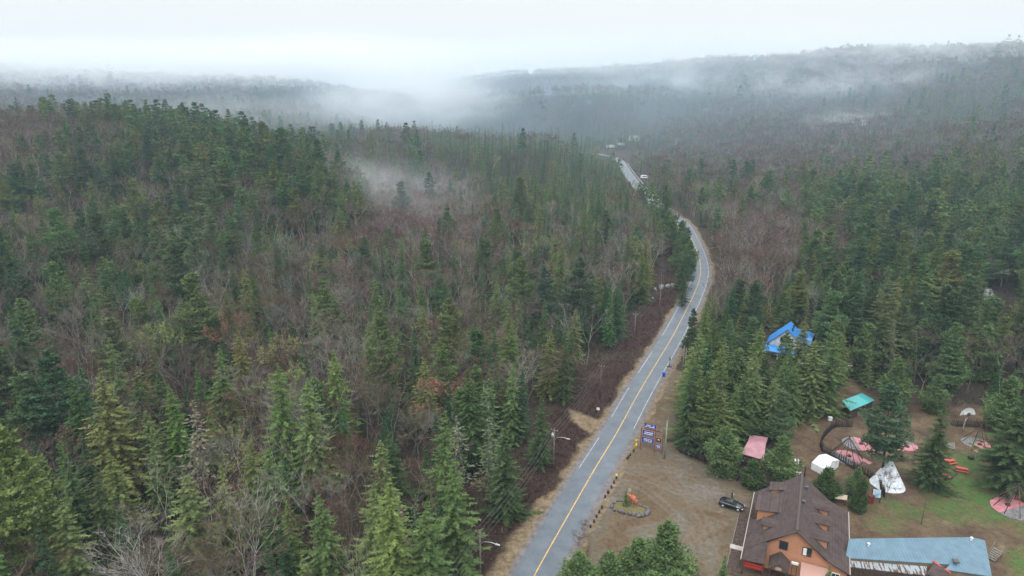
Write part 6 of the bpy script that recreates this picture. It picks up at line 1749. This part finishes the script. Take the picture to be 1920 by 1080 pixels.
MISTS = [
    (1350, 225, 1020, (1400, 720, 140), .0009, dict(thr=.22, soft=.45, seed=21, scale=.45, tint=(.62, .80, 1.0), label='thin bluish veil of vapour over the far right hillside')),
    (250, 230, 1000, (900, 420, 100), .0014, dict(thr=.22, soft=.45, seed=22, scale=.45, tint=(.62, .80, 1.0), label='thin bluish veil of vapour over the far left ridges')),
    (770, 190, 900, (165, 170, 50), .013, dict(thr=.30, soft=.35, seed=1, label='thick white cloud filling the valley between the hills')),
    (120, 122, 1000, (720, 200, 46), .013, dict(thr=.28, soft=.35, seed=2, scale=.8, label='low cloud hiding the crest of the far left ridge')),
    (620, 125, 1300, (420, 300, 64), .012, dict(thr=.28, soft=.35, seed=12, scale=.8, label='low cloud over the dip between the far ridges')),
    (640, 150, 3300, (2300, 500, 150), .006, dict(thr=.20, soft=.3, seed=14, scale=.25, label='wall of white cloud closing the far end of the valley')),
    (1020, 108, 1650, (500, 380, 50), .007, dict(thr=.36, soft=.3, seed=3, label='low cloud lying along the distant middle ridge')),
    (1650, 85, 1100, (800, 240, 42), .0055, dict(thr=.38, soft=.3, seed=4, label='thin cloud brushing the crest of the right hill')),
    (430, 215, 760, (260, 110, 30), .0035, dict(thr=.38, soft=.3, seed=5, label='pale mist rising behind the pines of the left hill')),
    (700, 342, 435, (98, 50, 23), .010, dict(ry=.12, thr=.36, soft=.3, seed=6, label='wisp of mist over the reddish leafless trees')),
    (800, 392, 335, (58, 32, 17), .016, dict(thr=.34, soft=.3, seed=7, ry=.35, rz=-.2, label='thin slanting streak of mist among the trees')),
    (1450, 150, 1000, (420, 170, 34), .007, dict(thr=.42, soft=.3, seed=8, label='shreds of mist high on the right hillside')),
    (1590, 225, 760, (70, 34, 20), .018, dict(thr=.40, soft=.3, seed=9, rz=.3, label='small puff of mist halfway up the right hillside')),
    (1800, 300, 620, (160, 70, 24), .007, dict(thr=.38, soft=.3, seed=10, label='faint veil of mist low on the right hillside')),
]
# ------------------------------------------------------------------ haze and mist
hz_m = bpy.data.materials.new('haze_air'); hz_m.use_nodes = True
n = hz_m.node_tree.nodes; n.clear()
o_ = n.new('ShaderNodeOutputMaterial'); pv = n.new('ShaderNodeVolumePrincipled')
pv.inputs['Color'].default_value = (0.63, 0.82, 1.0, 1)
pv.inputs['Density'].default_value = HAZE
hz_m.node_tree.links.new(pv.outputs[0], o_.inputs['Volume'])
hb = MB(); hb.box((0, 1400, 84), (6400, 6200, 176))
haze = hb.build('haze', hz_m); tag(haze, 'thin bluish moist air over the whole valley', kind='stuff')

def mist(px, py, D, size, dens, scale=1.0, thr=0.42, rz=0.0, ry=0.0, tint=(0.88, 0.91, 0.94), seed=0.0, label='white mist drifting over the forest', name='mist', soft=0.25):
    x, y, z = GD(px, py, D)
    m = bpy.data.materials.new('mist_cloud'); m.use_nodes = True
    n = m.node_tree.nodes; l = m.node_tree.links; n.clear()
    out = n.new('ShaderNodeOutputMaterial'); v = n.new('ShaderNodeVolumePrincipled')
    v.inputs['Color'].default_value = (*tint, 1)
    tc = n.new('ShaderNodeTexCoord')
    # object coordinates run from -1 to 1 inside the box; density fades to nothing before the sides
    ln = n.new('ShaderNodeVectorMath'); ln.operation = 'LENGTH'; l.new(tc.outputs['Object'], ln.inputs[0])
    fall = n.new('ShaderNodeMapRange'); fall.interpolation_type = 'SMOOTHSTEP'
    fall.inputs['From Min'].default_value = 1.0; fall.inputs['From Max'].default_value = 0.25
    l.new(ln.outputs['Value'], fall.inputs['Value'])
    mp = n.new('ShaderNodeMapping'); mp.inputs['Location'].default_value = (seed, seed * 1.7, -seed)
    mp.inputs['Scale'].default_value = (size[0] / 60 * scale, size[1] / 60 * scale, size[2] / 34 * scale)
    l.new(tc.outputs['Object'], mp.inputs[0])
    no = n.new('ShaderNodeTexNoise'); no.inputs['Scale'].default_value = 1.0; no.inputs['Detail'].default_value = 5; no.inputs['Roughness'].default_value = 0.6; no.inputs['Distortion'].default_value = 1.1
    l.new(mp.outputs[0], no.inputs['Vector'])
    rg = n.new('ShaderNodeMapRange'); rg.interpolation_type = 'SMOOTHSTEP'
    rg.inputs['From Min'].default_value = thr; rg.inputs['From Max'].default_value = thr + soft
    l.new(no.outputs[0], rg.inputs['Value'])
    mu = n.new('ShaderNodeMath'); mu.operation = 'MULTIPLY'; l.new(fall.outputs[0], mu.inputs[0]); l.new(rg.outputs[0], mu.inputs[1])
    m2 = n.new('ShaderNodeMath'); m2.operation = 'MULTIPLY'; l.new(mu.outputs[0], m2.inputs[0]); m2.inputs[1].default_value = dens
    l.new(m2.outputs[0], v.inputs['Density']); l.new(v.outputs[0], out.inputs['Volume'])
    b = MB(); b.box((0, 0, 0), (2, 2, 2))
    o = b.build(name, m)
    o.location = (x, y, z); o.scale = size; o.rotation_euler = (0, ry, rz)
    return tag(o, label, kind='stuff')

for a in MISTS: mist(*a[:5], **a[5])
